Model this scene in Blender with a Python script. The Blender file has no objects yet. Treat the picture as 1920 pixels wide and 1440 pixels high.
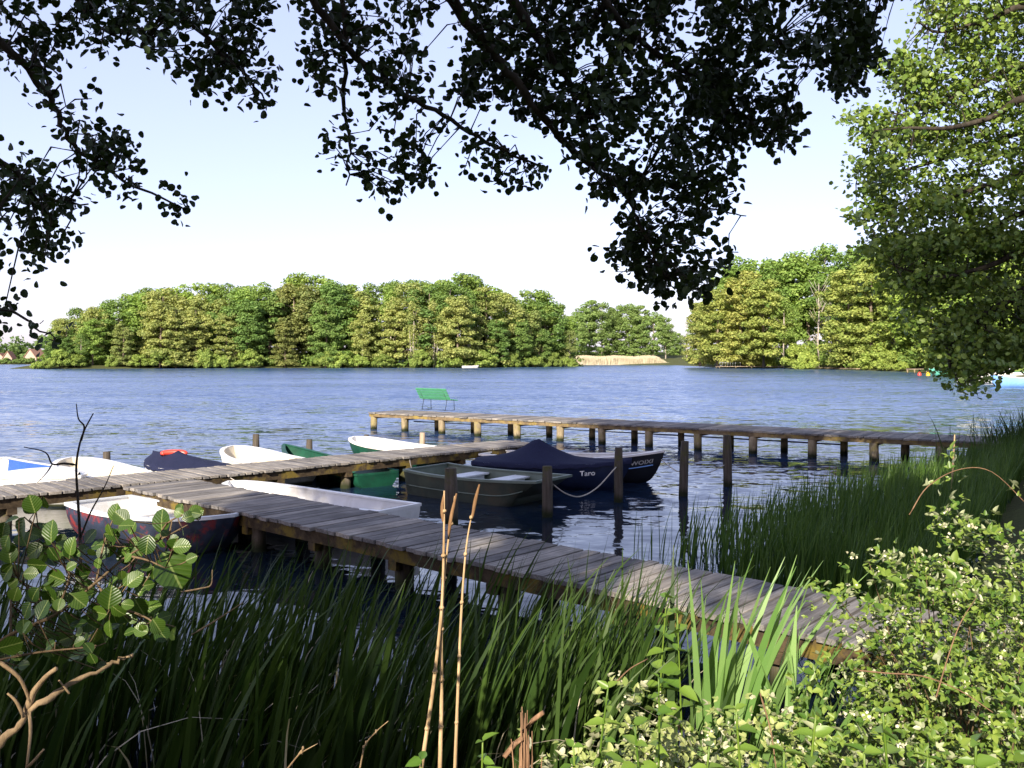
import bpy, math, random
import numpy as np
from mathutils import Vector, Matrix

random.seed(7)
RNG = np.random.default_rng(11)
PI = math.pi
SC = bpy.context.scene
COL = SC.collection

# ------------------------------------------------------------------ camera facts
F, CX, HY, H = 1650.0, 960.0, 672.0, 2.5      # focal length in photo pixels, horizon, eye height over the water


def G(px, py, z=0.0):
    """point at height z seen at a photo pixel"""
    y = F * (H - z) / (py - HY)
    return Vector(((px - CX) / F * y, y, z))


def Q(px, py, y):
    """point at distance y seen at a photo pixel"""
    return Vector(((px - CX) / F * y, y, H - (py - HY) / F * y))


SUN_EL, SUN_AZ = math.radians(28), math.radians(20)
SUN_D = np.array([math.sin(SUN_AZ) * math.cos(SUN_EL), math.cos(SUN_AZ) * math.cos(SUN_EL), -math.sin(SUN_EL)])


# ------------------------------------------------------------------ object helpers
def tag(o, label=None, cat=None, group=None, kind=None):
    if label: o['label'] = label
    if cat: o['category'] = cat
    if group: o['group'] = group
    if kind: o['kind'] = kind
    return o


def empty(name, loc=(0, 0, 0), rz=0.0):
    o = bpy.data.objects.new(name, None)
    COL.objects.link(o)
    o.location = loc
    o.rotation_euler = (0, 0, rz)
    o.empty_display_size = 0.2
    return o


def raw_mesh(name, V, Fa, mat, parent=None, smooth=False, tint=None, local=False):
    """V (n,3); Fa (m,k) array of one face size, or a list of faces. World coordinates unless local."""
    V = np.asarray(V, dtype=np.float64).reshape(-1, 3)
    if parent is not None and not local:
        V = V - np.array(parent.location)
    me = bpy.data.meshes.new(name)
    if isinstance(Fa, np.ndarray):
        m, k = Fa.shape
        me.vertices.add(len(V))
        me.vertices.foreach_set('co', V.astype(np.float32).ravel())
        me.loops.add(m * k)
        me.loops.foreach_set('vertex_index', Fa.astype(np.int32).ravel())
        me.polygons.add(m)
        me.polygons.foreach_set('loop_start', np.arange(0, m * k, k, dtype=np.int32))
        me.polygons.foreach_set('loop_total', np.full(m, k, dtype=np.int32))
        me.update(calc_edges=True)
        me.validate()
    else:
        me.from_pydata(V.tolist(), [], Fa)
        me.update()
    if tint is not None:
        a = me.attributes.new('tint', 'FLOAT', 'FACE')
        a.data.foreach_set('value', np.asarray(tint, dtype=np.float32))
    if smooth:
        me.polygons.foreach_set('use_smooth', np.ones(len(me.polygons), dtype=bool))
    if mat is not None:
        me.materials.append(mat)
    o = bpy.data.objects.new(name, me)
    COL.objects.link(o)
    if parent is not None:
        o.parent = parent
    return o


def frame_of(d):
    d = Vector(d).normalized()
    a = Vector((0, 0, 1)) if abs(d.z) < 0.9 else Vector((1, 0, 0))
    s = d.cross(a).normalized()
    return d, s, s.cross(d).normalized()


class MB:
    """collects boxes, tubes and grids; build() links them as ONE mesh object"""

    def __init__(self):
        self.v, self.f, self.t = [], [], []

    def add(self, V, Fs, tint=None):
        b = len(self.v)
        self.v += [tuple(p) for p in V]
        t = random.random() if tint is None else tint
        for f in Fs:
            self.f.append([i + b for i in f])
            self.t.append(t)

    def box(self, c, d, rz=0.0, tint=None, M=None):
        x, y, z = d[0] / 2, d[1] / 2, d[2] / 2
        V = [Vector(p) for p in ((-x, -y, -z), (x, -y, -z), (x, y, -z), (-x, y, -z), (-x, -y, z), (x, -y, z), (x, y, z), (-x, y, z))]
        R = M if M is not None else Matrix.Rotation(rz, 3, 'Z')
        V = [R @ p + Vector(c) for p in V]
        self.add(V, [(0, 3, 2, 1), (4, 5, 6, 7), (0, 1, 5, 4), (1, 2, 6, 5), (2, 3, 7, 6), (3, 0, 4, 7)], tint)

    def beam(self, a, b, w, h, tint=None):
        a, b = Vector(a), Vector(b)
        d, s, u = frame_of(b - a)
        V = []
        for p in (a, b):
            for i, j in ((-1, -1), (1, -1), (1, 1), (-1, 1)):
                V.append(p + s * (i * w / 2) + u * (j * h / 2))
        self.add(V, [(3, 2, 1, 0), (4, 5, 6, 7), (0, 1, 5, 4), (1, 2, 6, 5), (2, 3, 7, 6), (3, 0, 4, 7)], tint)

    def tube(self, pts, rad, n=6, tint=None, caps=True, wob=0.0):
        pts = [Vector(p) for p in pts]
        if not hasattr(rad, '__len__'):
            rad = [rad] * len(pts)
        V, Fs = [], []
        prev = None
        for i, p in enumerate(pts):
            d = (pts[min(i + 1, len(pts) - 1)] - pts[max(i - 1, 0)])
            if d.length < 1e-9: d = Vector((0, 0, 1))
            d.normalize()
            if prev is None:
                _, s, u = frame_of(d)
            else:
                s = (prev - d * prev.dot(d))
                s = s.normalized() if s.length > 1e-6 else frame_of(d)[1]
                u = s.cross(d) * -1
            prev = s
            for k in range(n):
                a = 2 * PI * k / n
                r = rad[i] * (1 + wob * random.uniform(-1, 1))
                V.append(p + s * (math.cos(a) * r) + u * (math.sin(a) * r))
        for i in range(len(pts) - 1):
            for k in range(n):
                k2 = (k + 1) % n
                Fs.append((i * n + k, i * n + k2, (i + 1) * n + k2, (i + 1) * n + k))
        if caps:
            Fs.append(tuple(range(n - 1, -1, -1)))
            e = (len(pts) - 1) * n
            Fs.append(tuple(range(e, e + n)))
        self.add(V, Fs, tint)

    def build(self, name, mat, parent=None, smooth=False, local=False, bevel=0.0):
        o = raw_mesh(name, self.v, self.f, mat, parent, smooth, self.t, local)
        if bevel:
            m = o.modifiers.new('bevel', 'BEVEL')
            m.width = bevel
            m.segments = 2
            m.limit_method = 'ANGLE'
        return o


def smooth_path(P, n=6):
    """Catmull-Rom through points"""
    P = [Vector(p) for p in P]
    if len(P) < 3:
        return P
    E = [P[0] * 2 - P[1]] + P + [P[-1] * 2 - P[-2]]
    out = []
    for i in range(1, len(E) - 2):
        a, b, c, d = E[i - 1], E[i], E[i + 1], E[i + 2]
        for k in range(n):
            t = k / n
            out.append(0.5 * ((2 * b) + (c - a) * t + (2 * a - 5 * b + 4 * c - d) * t * t + (3 * b - a - 3 * c + d) * t ** 3))
    out.append(P[-1])
    return out


def taper(n, a, b):
    return [a + (b - a) * i / max(1, n - 1) for i in range(n)]


# ------------------------------------------------------------------ materials
class NT:
    def __init__(self, name):
        self.m = bpy.data.materials.new(name)
        self.m.use_nodes = True
        self.t = self.m.node_tree
        self.t.nodes.clear()
        self.out = self.n('ShaderNodeOutputMaterial')

    def n(self, typ, **kw):
        x = self.t.nodes.new(typ)
        for k, v in kw.items():
            if k.startswith('i_'):
                key = k[2:].replace('_', ' ')
                x.inputs[key].default_value = v
            else:
                setattr(x, k, v)
        return x

    def l(self, a, b):
        self.t.links.new(a, b)

    def noise(self, scale, detail=4, rough=0.55, vec=None, dist=0.0):
        x = self.n('ShaderNodeTexNoise')
        x.inputs['Scale'].default_value = scale
        x.inputs['Detail'].default_value = detail
        x.inputs['Roughness'].default_value = rough
        x.inputs['Distortion'].default_value = dist
        if vec is not None: self.l(vec, x.inputs['Vector'])
        return x

    def mapping(self, scale, src='Object'):
        c = self.n('ShaderNodeTexCoord')
        mp = self.n('ShaderNodeMapping')
        mp.inputs['Scale'].default_value = scale
        self.l(c.outputs[src], mp.inputs['Vector'])
        return mp.outputs['Vector']

    def ramp(self, fac, stops):
        r = self.n('ShaderNodeValToRGB')
        while len(r.color_ramp.elements) < len(stops):
            r.color_ramp.elements.new(0.5)
        for e, (p, c) in zip(r.color_ramp.elements, stops):
            e.position = p
            e.color = (*c, 1) if len(c) == 3 else c
        self.l(fac, r.inputs['Fac'])
        return r.outputs['Color']

    def mix(self, fac, a, b, mode='MIX'):
        x = self.n('ShaderNodeMix', data_type='RGBA', blend_type=mode)
        for s, v in ((x.inputs[0], fac), (x.inputs[6], a), (x.inputs[7], b)):
            if hasattr(v, 'is_output') or isinstance(v, bpy.types.NodeSocket):
                self.l(v, s)
            elif isinstance(v, (tuple, list)):
                s.default_value = (*v, 1) if len(v) == 3 else v
            else:
                s.default_value = v
        return x.outputs[2]

    def math(self, op, a, b=None, clamp=False):
        x = self.n('ShaderNodeMath', operation=op)
        x.use_clamp = clamp
        for s, v in zip(x.inputs, (a, b)):
            if v is None: continue
            if isinstance(v, bpy.types.NodeSocket): self.l(v, s)
            else: s.default_value = v
        return x.outputs[0]

    def tint(self):
        a = self.n('ShaderNodeAttribute')
        a.attribute_name = 'tint'
        return a.outputs['Fac']

    def bsdf(self, col, rough=0.6, spec=0.3, bump=None, bstr=0.3, bdist=0.01, metal=0.0):
        p = self.n('ShaderNodeBsdfPrincipled')
        for key, v in (('Base Color', col), ('Roughness', rough), ('Specular IOR Level', spec), ('Metallic', metal)):
            if isinstance(v, bpy.types.NodeSocket): self.l(v, p.inputs[key])
            elif isinstance(v, (tuple, list)): p.inputs[key].default_value = (*v, 1) if len(v) == 3 else v
            else: p.inputs[key].default_value = v
        if bump is not None:
            b = self.n('ShaderNodeBump')
            b.inputs['Strength'].default_value = bstr
            b.inputs['Distance'].default_value = bdist
            self.l(bump, b.inputs['Height'])
            self.l(b.outputs['Normal'], p.inputs['Normal'])
        return p

    def done(self, shader):
        self.l(shader if isinstance(shader, bpy.types.NodeSocket) else shader.outputs[0], self.out.inputs['Surface'])
        return self.m


def mat_leaf(name, c1, c2, back=None, trans=0.3, objcol=False, rough=0.45, spec=0.3, tcol=None, patch=0.0):
    t = NT(name)
    col = t.mix(t.tint(), c1, c2)
    if patch:
        nz = t.noise(patch, 2, 0.5, t.mapping((1, 1, 1)))
        f = t.math('MULTIPLY_ADD', nz.outputs['Fac'], 1.6); f.node.inputs[2].default_value = 0.2
        col = t.mix(1.0, col, t.ramp(nz.outputs['Fac'], [(0.3, (0.78, 0.85, 0.76)), (0.7, (1.15, 1.1, 1.02))]), 'MULTIPLY')
    if objcol:
        oi = t.n('ShaderNodeObjectInfo')
        col = t.mix(1.0, col, oi.outputs['Color'], 'MULTIPLY')
    tc = t.mix(1.0, col, tcol or (1.5, 1.35, 0.5), 'MULTIPLY')
    if back is not None:
        g = t.n('ShaderNodeNewGeometry')
        col = t.mix(g.outputs['Backfacing'], col, back)
    p = t.bsdf(col, rough, spec)
    tr = t.n('ShaderNodeBsdfTranslucent')
    t.l(tc, tr.inputs['Color'])
    m = t.n('ShaderNodeMixShader')
    m.inputs[0].default_value = trans
    t.l(p.outputs[0], m.inputs[1]); t.l(tr.outputs[0], m.inputs[2])
    return t.done(m)


def mat_plain(name, col, rough=0.5, spec=0.4, var=0.25, scale=6.0, bump=0.15, dirt=None, dscale=2.0, metal=0.0, wl=False):
    t = NT(name)
    v = t.mapping((1, 1, 1))
    nz = t.noise(scale, 5, 0.6, v)
    dark = tuple(c * (1 - var) for c in col)
    lite = tuple(min(1, c * (1 + var * 0.6)) for c in col)
    c = t.ramp(nz.outputs['Fac'], [(0.3, dark), (0.7, lite)])
    if dirt is not None:
        n2 = t.noise(dscale, 6, 0.65, v)
        c = t.mix(t.ramp(n2.outputs['Fac'], [(0.52, (0, 0, 0)), (0.66, (1, 1, 1))]), c, dirt)
    if wl:                                   # algae line along the water
        geo = t.n('ShaderNodeNewGeometry')
        sz = t.n('ShaderNodeSeparateXYZ'); t.l(geo.outputs['Position'], sz.inputs[0])
        zz = t.math('ADD', sz.outputs['Z'], t.math('MULTIPLY', nz.outputs['Fac'], 0.05))
        c = t.mix(t.ramp(zz, [(0.06, (1, 1, 1)), (0.10, (0, 0, 0))]), c, (0.05, 0.055, 0.025))
    return t.done(t.bsdf(c, rough, spec, nz.outputs['Fac'], bump, 0.004, metal))


def mat_plank(name, a, b, c, moss=None):
    """weathered boards: grain runs along local y, each board has its own tint"""
    t = NT(name)
    v = t.mapping((38, 2.2, 38))
    g = t.noise(1.0, 6, 0.65, v, 0.6)
    big = t.noise(1.7, 4, 0.6, t.mapping((1, 1, 1)))
    col = t.ramp(g.outputs['Fac'], [(0.25, a), (0.55, b), (0.8, c)])
    tv = t.ramp(t.tint(), [(0.0, (0.62, 0.62, 0.64)), (0.5, (0.95, 0.95, 0.95)), (1.0, (1.3, 1.25, 1.16))])
    col = t.mix(1.0, col, tv, 'MULTIPLY')
    st = t.ramp(big.outputs['Fac'], [(0.35, (0.7, 0.68, 0.66)), (0.65, (1.15, 1.13, 1.1))])
    col = t.mix(1.0, col, st, 'MULTIPLY')
    if moss is not None:
        m = t.noise(5.0, 5, 0.7, t.mapping((1, 1, 1)))
        col = t.mix(t.ramp(m.outputs['Fac'], [(0.56, (0, 0, 0)), (0.68, (1, 1, 1))]), col, moss)
    return t.done(t.bsdf(col, 0.85, 0.15, g.outputs['Fac'], 0.5, 0.006))


def mat_bark(name, a, b, scale=9.0, moss=None, stretch=0.25, wet=False):
    t = NT(name)
    v = t.mapping((1, 1, stretch))
    g = t.noise(scale, 6, 0.7, v, 0.4)
    col = t.ramp(g.outputs['Fac'], [(0.3, a), (0.7, b)])
    if moss is not None:
        m = t.noise(3.0, 5, 0.7, t.mapping((1, 1, 1)))
        col = t.mix(t.ramp(m.outputs['Fac'], [(0.5, (0, 0, 0)), (0.62, (1, 1, 1))]), col, moss)
    if wet:                                  # slimy band up to the splash line
        geo = t.n('ShaderNodeNewGeometry')
        sz = t.n('ShaderNodeSeparateXYZ'); t.l(geo.outputs['Position'], sz.inputs[0])
        zz = t.math('ADD', sz.outputs['Z'], t.math('MULTIPLY', g.outputs['Fac'], 0.16))
        col = t.mix(t.ramp(zz, [(0.14, (1, 1, 1)), (0.26, (0, 0, 0))]), col, (0.018, 0.022, 0.010))
    return t.done(t.bsdf(col, 0.9, 0.1, g.outputs['Fac'], 0.6, 0.01))


M = {}
M['deck'] = mat_plank('weathered_boards', (0.07, 0.067, 0.064), (0.21, 0.20, 0.192), (0.37, 0.35, 0.33))
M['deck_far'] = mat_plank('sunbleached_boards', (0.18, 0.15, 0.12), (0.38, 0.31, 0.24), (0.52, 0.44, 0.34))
M['beam'] = mat_bark('mossy_beam', (0.022, 0.016, 0.011), (0.085, 0.062, 0.038), 6, (0.13, 0.095, 0.022), 1.0)
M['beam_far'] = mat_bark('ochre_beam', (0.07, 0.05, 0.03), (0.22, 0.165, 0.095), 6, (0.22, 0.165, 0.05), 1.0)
M['post'] = mat_bark('post_wood', (0.028, 0.023, 0.019), (0.115, 0.097, 0.078), 10, (0.06, 0.058, 0.022), 0.12, True)  # shade round the near jetty is put into this dark wood
M['post_sunlit'] = mat_bark('sunlit_post_wood', (0.18, 0.14, 0.10), (0.42, 0.33, 0.24), 10, None, 0.12)  # lighter copy of the post wood; sunlight is put into its colour
M['post_far'] = mat_bark('concrete_like_post', (0.10, 0.08, 0.05), (0.32, 0.26, 0.17), 7, (0.19, 0.16, 0.07), 0.3, True)
M['bark'] = mat_bark('dark_bark', (0.02, 0.017, 0.013), (0.075, 0.062, 0.048), 12)
M['bark_far'] = mat_bark('grey_brown_bark', (0.10, 0.08, 0.06), (0.26, 0.21, 0.16), 2.0, None, 0.2)
M['bark_pale'] = mat_bark('pale_bark', (0.22, 0.19, 0.15), (0.55, 0.50, 0.43), 2.5, None, 0.8)
M['dead_wood'] = mat_bark('dead_wood', (0.16, 0.11, 0.06), (0.42, 0.30, 0.18), 24, None, 0.3)
M['twig'] = mat_bark('young_twig', (0.06, 0.045, 0.028), (0.19, 0.13, 0.075), 30, None, 0.4)
M['cane'] = mat_bark('red_cane', (0.10, 0.06, 0.035), (0.25, 0.15, 0.09), 40, None, 0.4)
M['straw'] = mat_bark('dry_stalk', (0.22, 0.14, 0.07), (0.50, 0.36, 0.21), 30, None, 0.08)
M['husk'] = mat_bark('brown_husk', (0.10, 0.055, 0.028), (0.26, 0.15, 0.075), 40, None, 0.2)
M['leaf_canopy'] = mat_leaf('alder_leaf_shaded', (0.012, 0.024, 0.006), (0.030, 0.050, 0.012), trans=0.12, rough=0.5, spec=0.15)  # alder leaf darkened; the crown's own shade is put into its colour
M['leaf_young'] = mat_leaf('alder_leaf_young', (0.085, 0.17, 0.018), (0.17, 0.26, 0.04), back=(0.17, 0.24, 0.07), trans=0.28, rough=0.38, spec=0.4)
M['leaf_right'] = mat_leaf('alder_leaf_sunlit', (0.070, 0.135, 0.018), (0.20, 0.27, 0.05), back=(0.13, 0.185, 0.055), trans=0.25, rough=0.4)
M['leaf_far'] = mat_leaf('far_foliage', (0.155, 0.215, 0.075), (0.30, 0.345, 0.15), trans=0.35, objcol=True, rough=0.6, spec=0.15, patch=0.35)  # paled and greyed greens stand in for thin haze over the far shore
M['leaf_back'] = mat_leaf('rear_foliage', (0.04, 0.075, 0.015), (0.08, 0.12, 0.03), trans=0.15)
M['bramble'] = mat_leaf('bramble_leaf', (0.045, 0.105, 0.012), (0.19, 0.255, 0.045), back=(0.36, 0.39, 0.24), trans=0.17, rough=0.42, spec=0.35)
M['bramble_pale'] = mat_leaf('bramble_leaf_pale', (0.13, 0.185, 0.04), (0.33, 0.36, 0.14), back=(0.48, 0.48, 0.34), trans=0.17, rough=0.45, spec=0.3)
M['herb'] = mat_leaf('herb_leaf', (0.075, 0.155, 0.018), (0.16, 0.245, 0.035), back=(0.15, 0.22, 0.06), trans=0.28, rough=0.4, spec=0.4)
M['bud'] = mat_leaf('bramble_bud', (0.42, 0.40, 0.27), (0.62, 0.58, 0.44), trans=0.1, rough=0.7)
M['reed'] = mat_leaf('reed_blade', (0.015, 0.036, 0.007), (0.048, 0.085, 0.016), trans=0.22, rough=0.45, spec=0.2)  # deep foreground shade is put into this dark green
M['reed_right'] = mat_leaf('reed_blade_bright', (0.026, 0.066, 0.011), (0.085, 0.148, 0.028), trans=0.24, rough=0.45, spec=0.2)  # lighter copy of the reed blade, sunlight put into its green
M['reed_dry'] = mat_leaf('reed_bed_dry', (0.33, 0.285, 0.195), (0.50, 0.45, 0.335), trans=0.2, rough=0.7)
M['iris'] = mat_leaf('iris_blade', (0.10, 0.20, 0.045), (0.21, 0.33, 0.11), trans=0.3, rough=0.38, spec=0.4)
M['grass'] = mat_leaf('grass_blade', (0.06, 0.12, 0.02), (0.15, 0.20, 0.05), trans=0.25)
M['white'] = mat_plain('white_gelcoat', (0.66, 0.65, 0.63), 0.35, 0.5, 0.10, 4, 0.05, (0.52, 0.49, 0.43), 1.6)
M['white_hull'] = mat_plain('white_hull_paint', (0.64, 0.63, 0.61), 0.4, 0.5, 0.12, 4, 0.05, (0.46, 0.47, 0.40), 1.6, wl=True)
M['cream'] = mat_plain('cream_gelcoat', (0.56, 0.50, 0.38), 0.4, 0.5, 0.12, 4, 0.05, (0.45, 0.40, 0.30), 1.8)
M['blue'] = mat_plain('bright_blue_paint', (0.022, 0.085, 0.36), 0.4, 0.5, 0.15, 5, 0.05)
M['skyblue'] = mat_plain('pale_blue_paint', (0.18, 0.36, 0.72), 0.4, 0.5, 0.15, 5, 0.05)
M['green'] = mat_plain('green_paint', (0.006, 0.058, 0.032), 0.5, 0.4, 0.35, 6, 0.08, (0.012, 0.04, 0.028), 2.5)  # darkened all over to stand in for shade under the jetty arm
M['green_pale'] = mat_plain('pale_green_paint', (0.10, 0.38, 0.28), 0.4, 0.5, 0.15, 6, 0.05)
M['navy'] = mat_plain('navy_paint', (0.010, 0.016, 0.045), 0.3, 0.5, 0.3, 6, 0.05)
M['black'] = mat_plain('black_paint', (0.012, 0.013, 0.018), 0.3, 0.5, 0.3, 6, 0.05)
M['cover'] = mat_plain('navy_canvas', (0.013, 0.016, 0.042), 0.85, 0.15, 0.25, 30, 0.35)
M['olive'] = mat_plain('olive_aluminium', (0.045, 0.055, 0.040), 0.5, 0.45, 0.3, 5, 0.1, (0.065, 0.055, 0.035), 2.0)
M['olive_in'] = mat_plain('olive_inner', (0.11, 0.14, 0.11), 0.55, 0.35, 0.2, 5, 0.1)
M['seat_grey'] = mat_plain('grey_seat', (0.55, 0.57, 0.58), 0.5, 0.4, 0.15, 5, 0.05)
M['wornred'] = mat_plain('peeling_blue_red_paint', (0.025, 0.034, 0.06), 0.55, 0.35, 0.5, 5, 0.35, (0.22, 0.025, 0.022), 3.6)
M['red'] = mat_plain('red_buoy', (0.55, 0.05, 0.03), 0.4, 0.5, 0.1, 6, 0.05)
M['yellow'] = mat_plain('yellow_buoy', (0.75, 0.42, 0.03), 0.4, 0.5, 0.1, 6, 0.05)
M['rope'] = mat_plain('rope', (0.42, 0.38, 0.32), 0.9, 0.1, 0.3, 60, 0.4)
M['bench'] = mat_plain('bench_green', (0.065, 0.26, 0.13), 0.45, 0.45, 0.2, 8, 0.1)
M['metal'] = mat_plain('dark_metal', (0.05, 0.055, 0.06), 0.5, 0.5, 0.2, 8, 0.05, None, 2, 0.3)
M['letter'] = mat_plain('white_lettering', (0.75, 0.75, 0.72), 0.6, 0.3, 0.15, 20, 0.02)
M['faded'] = mat_plain('faded_lettering', (0.42, 0.42, 0.40), 0.7, 0.2, 0.35, 30, 0.02)
M['roof'] = mat_plain('brown_roof', (0.30, 0.17, 0.12), 0.8, 0.2, 0.3, 3, 0.2)
M['wall'] = mat_plain('house_wall', (0.32, 0.27, 0.22), 0.8, 0.2, 0.15, 2, 0.1)
M['glass'] = mat_plain('window_glass', (0.03, 0.04, 0.05), 0.1, 0.6, 0.2, 2, 0.0)
M['trunk_stump'] = mat_bark('shredded_stump', (0.10, 0.055, 0.03), (0.30, 0.18, 0.11), 40, None, 0.06)


def mat_ground():
    t = NT('bank_soil')
    v = t.mapping((1, 1, 1))
    a = t.noise(1.2, 6, 0.65, v)
    b = t.noise(14, 5, 0.7, v)
    col = t.ramp(a.outputs['Fac'], [(0.3, (0.045, 0.038, 0.022)), (0.55, (0.06, 0.075, 0.025)), (0.75, (0.10, 0.12, 0.035))])
    col = t.mix(0.5, col, t.ramp(b.outputs['Fac'], [(0.3, (0.03, 0.03, 0.015)), (0.7, (0.12, 0.13, 0.05))]))
    return t.done(t.bsdf(col, 0.95, 0.1, b.outputs['Fac'], 0.7, 0.05))


def mat_water():
    t = NT('lake_water')
    geo = t.n('ShaderNodeNewGeometry')

    def slope(scale, amp, detail, rough, rot, dist=0.0):
        mp = t.n('ShaderNodeMapping')
        mp.inputs['Scale'].default_value = scale
        mp.inputs['Rotation'].default_value = (0, 0, rot)
        t.l(geo.outputs['Position'], mp.inputs['Vector'])
        nz = t.noise(1.0, detail, rough, mp.outputs['Vector'], dist)
        s = t.n('ShaderNodeVectorMath', operation='SUBTRACT')
        t.l(nz.outputs['Color'], s.inputs[0])
        s.inputs[1].default_value = (0.5, 0.5, 0.5)
        m = t.n('ShaderNodeVectorMath', operation='MULTIPLY')
        t.l(s.outputs[0], m.inputs[0])
        m.inputs[1].default_value = (amp * 0.55, amp, 0)
        return m.outputs[0]

    def vadd(a, b):
        x = t.n('ShaderNodeVectorMath', operation='ADD')
        t.l(a, x.inputs[0]); t.l(b, x.inputs[1])
        return x.outputs[0]

    # calm water in the lee of the bank, wind chop further out
    sep = t.n('ShaderNodeSeparateXYZ')
    t.l(geo.outputs['Position'], sep.inputs[0])
    pm = t.n('ShaderNodeMapping'); pm.inputs['Scale'].default_value = (0.03, 0.085, 1); t.l(geo.outputs['Position'], pm.inputs['Vector'])
    patch = t.noise(1.0, 3, 0.5, pm.outputs['Vector'])
    chop = t.n('ShaderNodeMapRange')
    chop.inputs['From Min'].default_value = 12
    chop.inputs['From Max'].default_value = 28
    chop.inputs['To Min'].default_value = 0.34
    chop.inputs['To Max'].default_value = 1.0
    t.l(sep.outputs['Y'], chop.inputs['Value'])
    amt = t.math('MULTIPLY', chop.outputs[0], t.math('ADD', t.math('MULTIPLY', t.math('SUBTRACT', patch.outputs['Fac'], 0.32), 2.6, True), 0.45))
    swell = slope((0.75, 1.7, 1), 0.36, 2, 0.5, 0.12, 0.4)
    rip = slope((2.3, 5.2, 1), 0.62, 3, 0.55, -0.1, 0.3)
    fine = slope((9, 17, 1), 0.20, 2, 0.5, 0.2)
    far = slope((0.22, 0.55, 1), 0.18, 2, 0.5, 0.05)
    s = vadd(vadd(swell, rip), vadd(fine, far))
    sc = t.n('ShaderNodeVectorMath', operation='SCALE')
    t.l(s, sc.inputs[0]); t.l(amt, sc.inputs['Scale'])
    skew = t.n('ShaderNodeMapRange')        # normals tilt to the near bank further out, mirroring more sky than trees
    skew.inputs['From Min'].default_value = 10
    skew.inputs['From Max'].default_value = 60
    skew.inputs['To Min'].default_value = 0.0
    skew.inputs['To Max'].default_value = -0.13
    t.l(sep.outputs['Y'], skew.inputs['Value'])
    up = t.n('ShaderNodeVectorMath', operation='ADD')
    t.l(sc.outputs[0], up.inputs[0])
    cx = t.n('ShaderNodeCombineXYZ')
    cx.inputs[2].default_value = 1
    t.l(skew.outputs[0], cx.inputs[1])
    t.l(cx.outputs[0], up.inputs[1])
    nm = t.n('ShaderNodeVectorMath', operation='NORMALIZE')
    t.l(up.outputs[0], nm.inputs[0])
    body_mix = t.n('ShaderNodeMapRange')       # body colour dark near the bank; bluer further out, lifting weak sky reflection
    body_mix.inputs['From Min'].default_value = 13
    body_mix.inputs['From Max'].default_value = 36
    t.l(sep.outputs['Y'], body_mix.inputs['Value'])
    p = t.bsdf(t.mix(body_mix.outputs[0], (0.004, 0.009, 0.017), (0.022, 0.052, 0.135)), 0.05, 0.5)
    p.inputs['IOR'].default_value = 1.36
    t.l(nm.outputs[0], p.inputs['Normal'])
    return t.done(p)


M['ground'] = mat_ground()
M['water'] = mat_water()

# ------------------------------------------------------------------ leaves
PENT = np.array([[0, 0], [0.38, 0.52], [0.82, 0.50], [1.06, 0.0]])      # half outline (u along the leaf, v sideways)


def leaves(name, pos, axis, nrm, size, mat, parent, shape='round', fold=0.18, seed=0, curl=0.12):
    """many two-winged leaves as one mesh; pos/axis/nrm (n,3), size (n,)"""
    n = len(pos)
    if n == 0:
        return None
    pos, axis, nrm, size = map(np.asarray, (pos, axis, nrm, size))
    axis = axis / (np.linalg.norm(axis, axis=1, keepdims=True) + 1e-9)
    side = np.cross(nrm, axis)
    side = side / (np.linalg.norm(side, axis=1, keepdims=True) + 1e-9)
    up = np.cross(axis, side)
    half = {'round': [(0.03, 0.14), (0.24, 0.40), (0.58, 0.47), (0.88, 0.28)],
            'coarse': [(0.16, 0.36), (0.74, 0.42)],
            'ovate': [(0.12, 0.20), (0.38, 0.31), (0.72, 0.20)]}[shape]
    pts = [(0, 0, 0)]
    for s in (1, -1):
        for u, v in half:
            pts.append((u, s * v, fold * v * 2 - curl * u * u))
    pts.append((1.0, 0, -curl))
    P = np.array(pts)                        # base, one side, other side, tip
    q = len(half)
    nv = 2 * q + 2
    V = pos[:, None, :] + size[:, None, None] * (P[None, :, 0:1] * axis[:, None, :] + P[None, :, 1:2] * side[:, None, :] + P[None, :, 2:3] * up[:, None, :])
    idx = np.arange(n)[:, None] * nv
    f1 = idx + np.array([[0, nv - 1] + list(range(q, 0, -1))])
    f2 = idx + np.array([[0] + list(range(q + 1, 2 * q + 1)) + [nv - 1]])
    Fa = np.empty((2 * n, q + 2), dtype=np.int64)
    Fa[0::2], Fa[1::2] = f1, f2
    r = np.random.default_rng(seed + n)
    tint = np.repeat(r.random(n), 2)
    return raw_mesh(name, V.reshape(-1, 3), Fa, mat, parent, False, tint)


def cards(pos, nrm, size, r, aspect=0.75):
    """leaf-clump quads with ragged corners; returns V, F, tint"""
    n = len(pos)
    nrm = nrm / (np.linalg.norm(nrm, axis=1, keepdims=True) + 1e-9)
    rv = r.normal(size=(n, 3))
    a = np.cross(nrm, rv)
    a /= (np.linalg.norm(a, axis=1, keepdims=True) + 1e-9)
    b = np.cross(nrm, a)
    q = np.array([[-.5, -.25], [.1, -.55], [.55, .1], [-.1, .5]])
    J = q[None] + r.uniform(-.16, .16, (n, 4, 2))
    V = pos[:, None] + size[:, None, None] * (J[..., 0:1] * a[:, None] + aspect * J[..., 1:2] * b[:, None])
    V += nrm[:, None] * (r.uniform(-.15, .15, (n, 4, 1)) * size[:, None, None])
    Fa = np.arange(4 * n).reshape(n, 4)
    return V.reshape(-1, 3), Fa, r.random(n)


def unit(r, n):
    v = r.normal(size=(n, 3))
    return v / np.linalg.norm(v, axis=1, keepdims=True)


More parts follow.
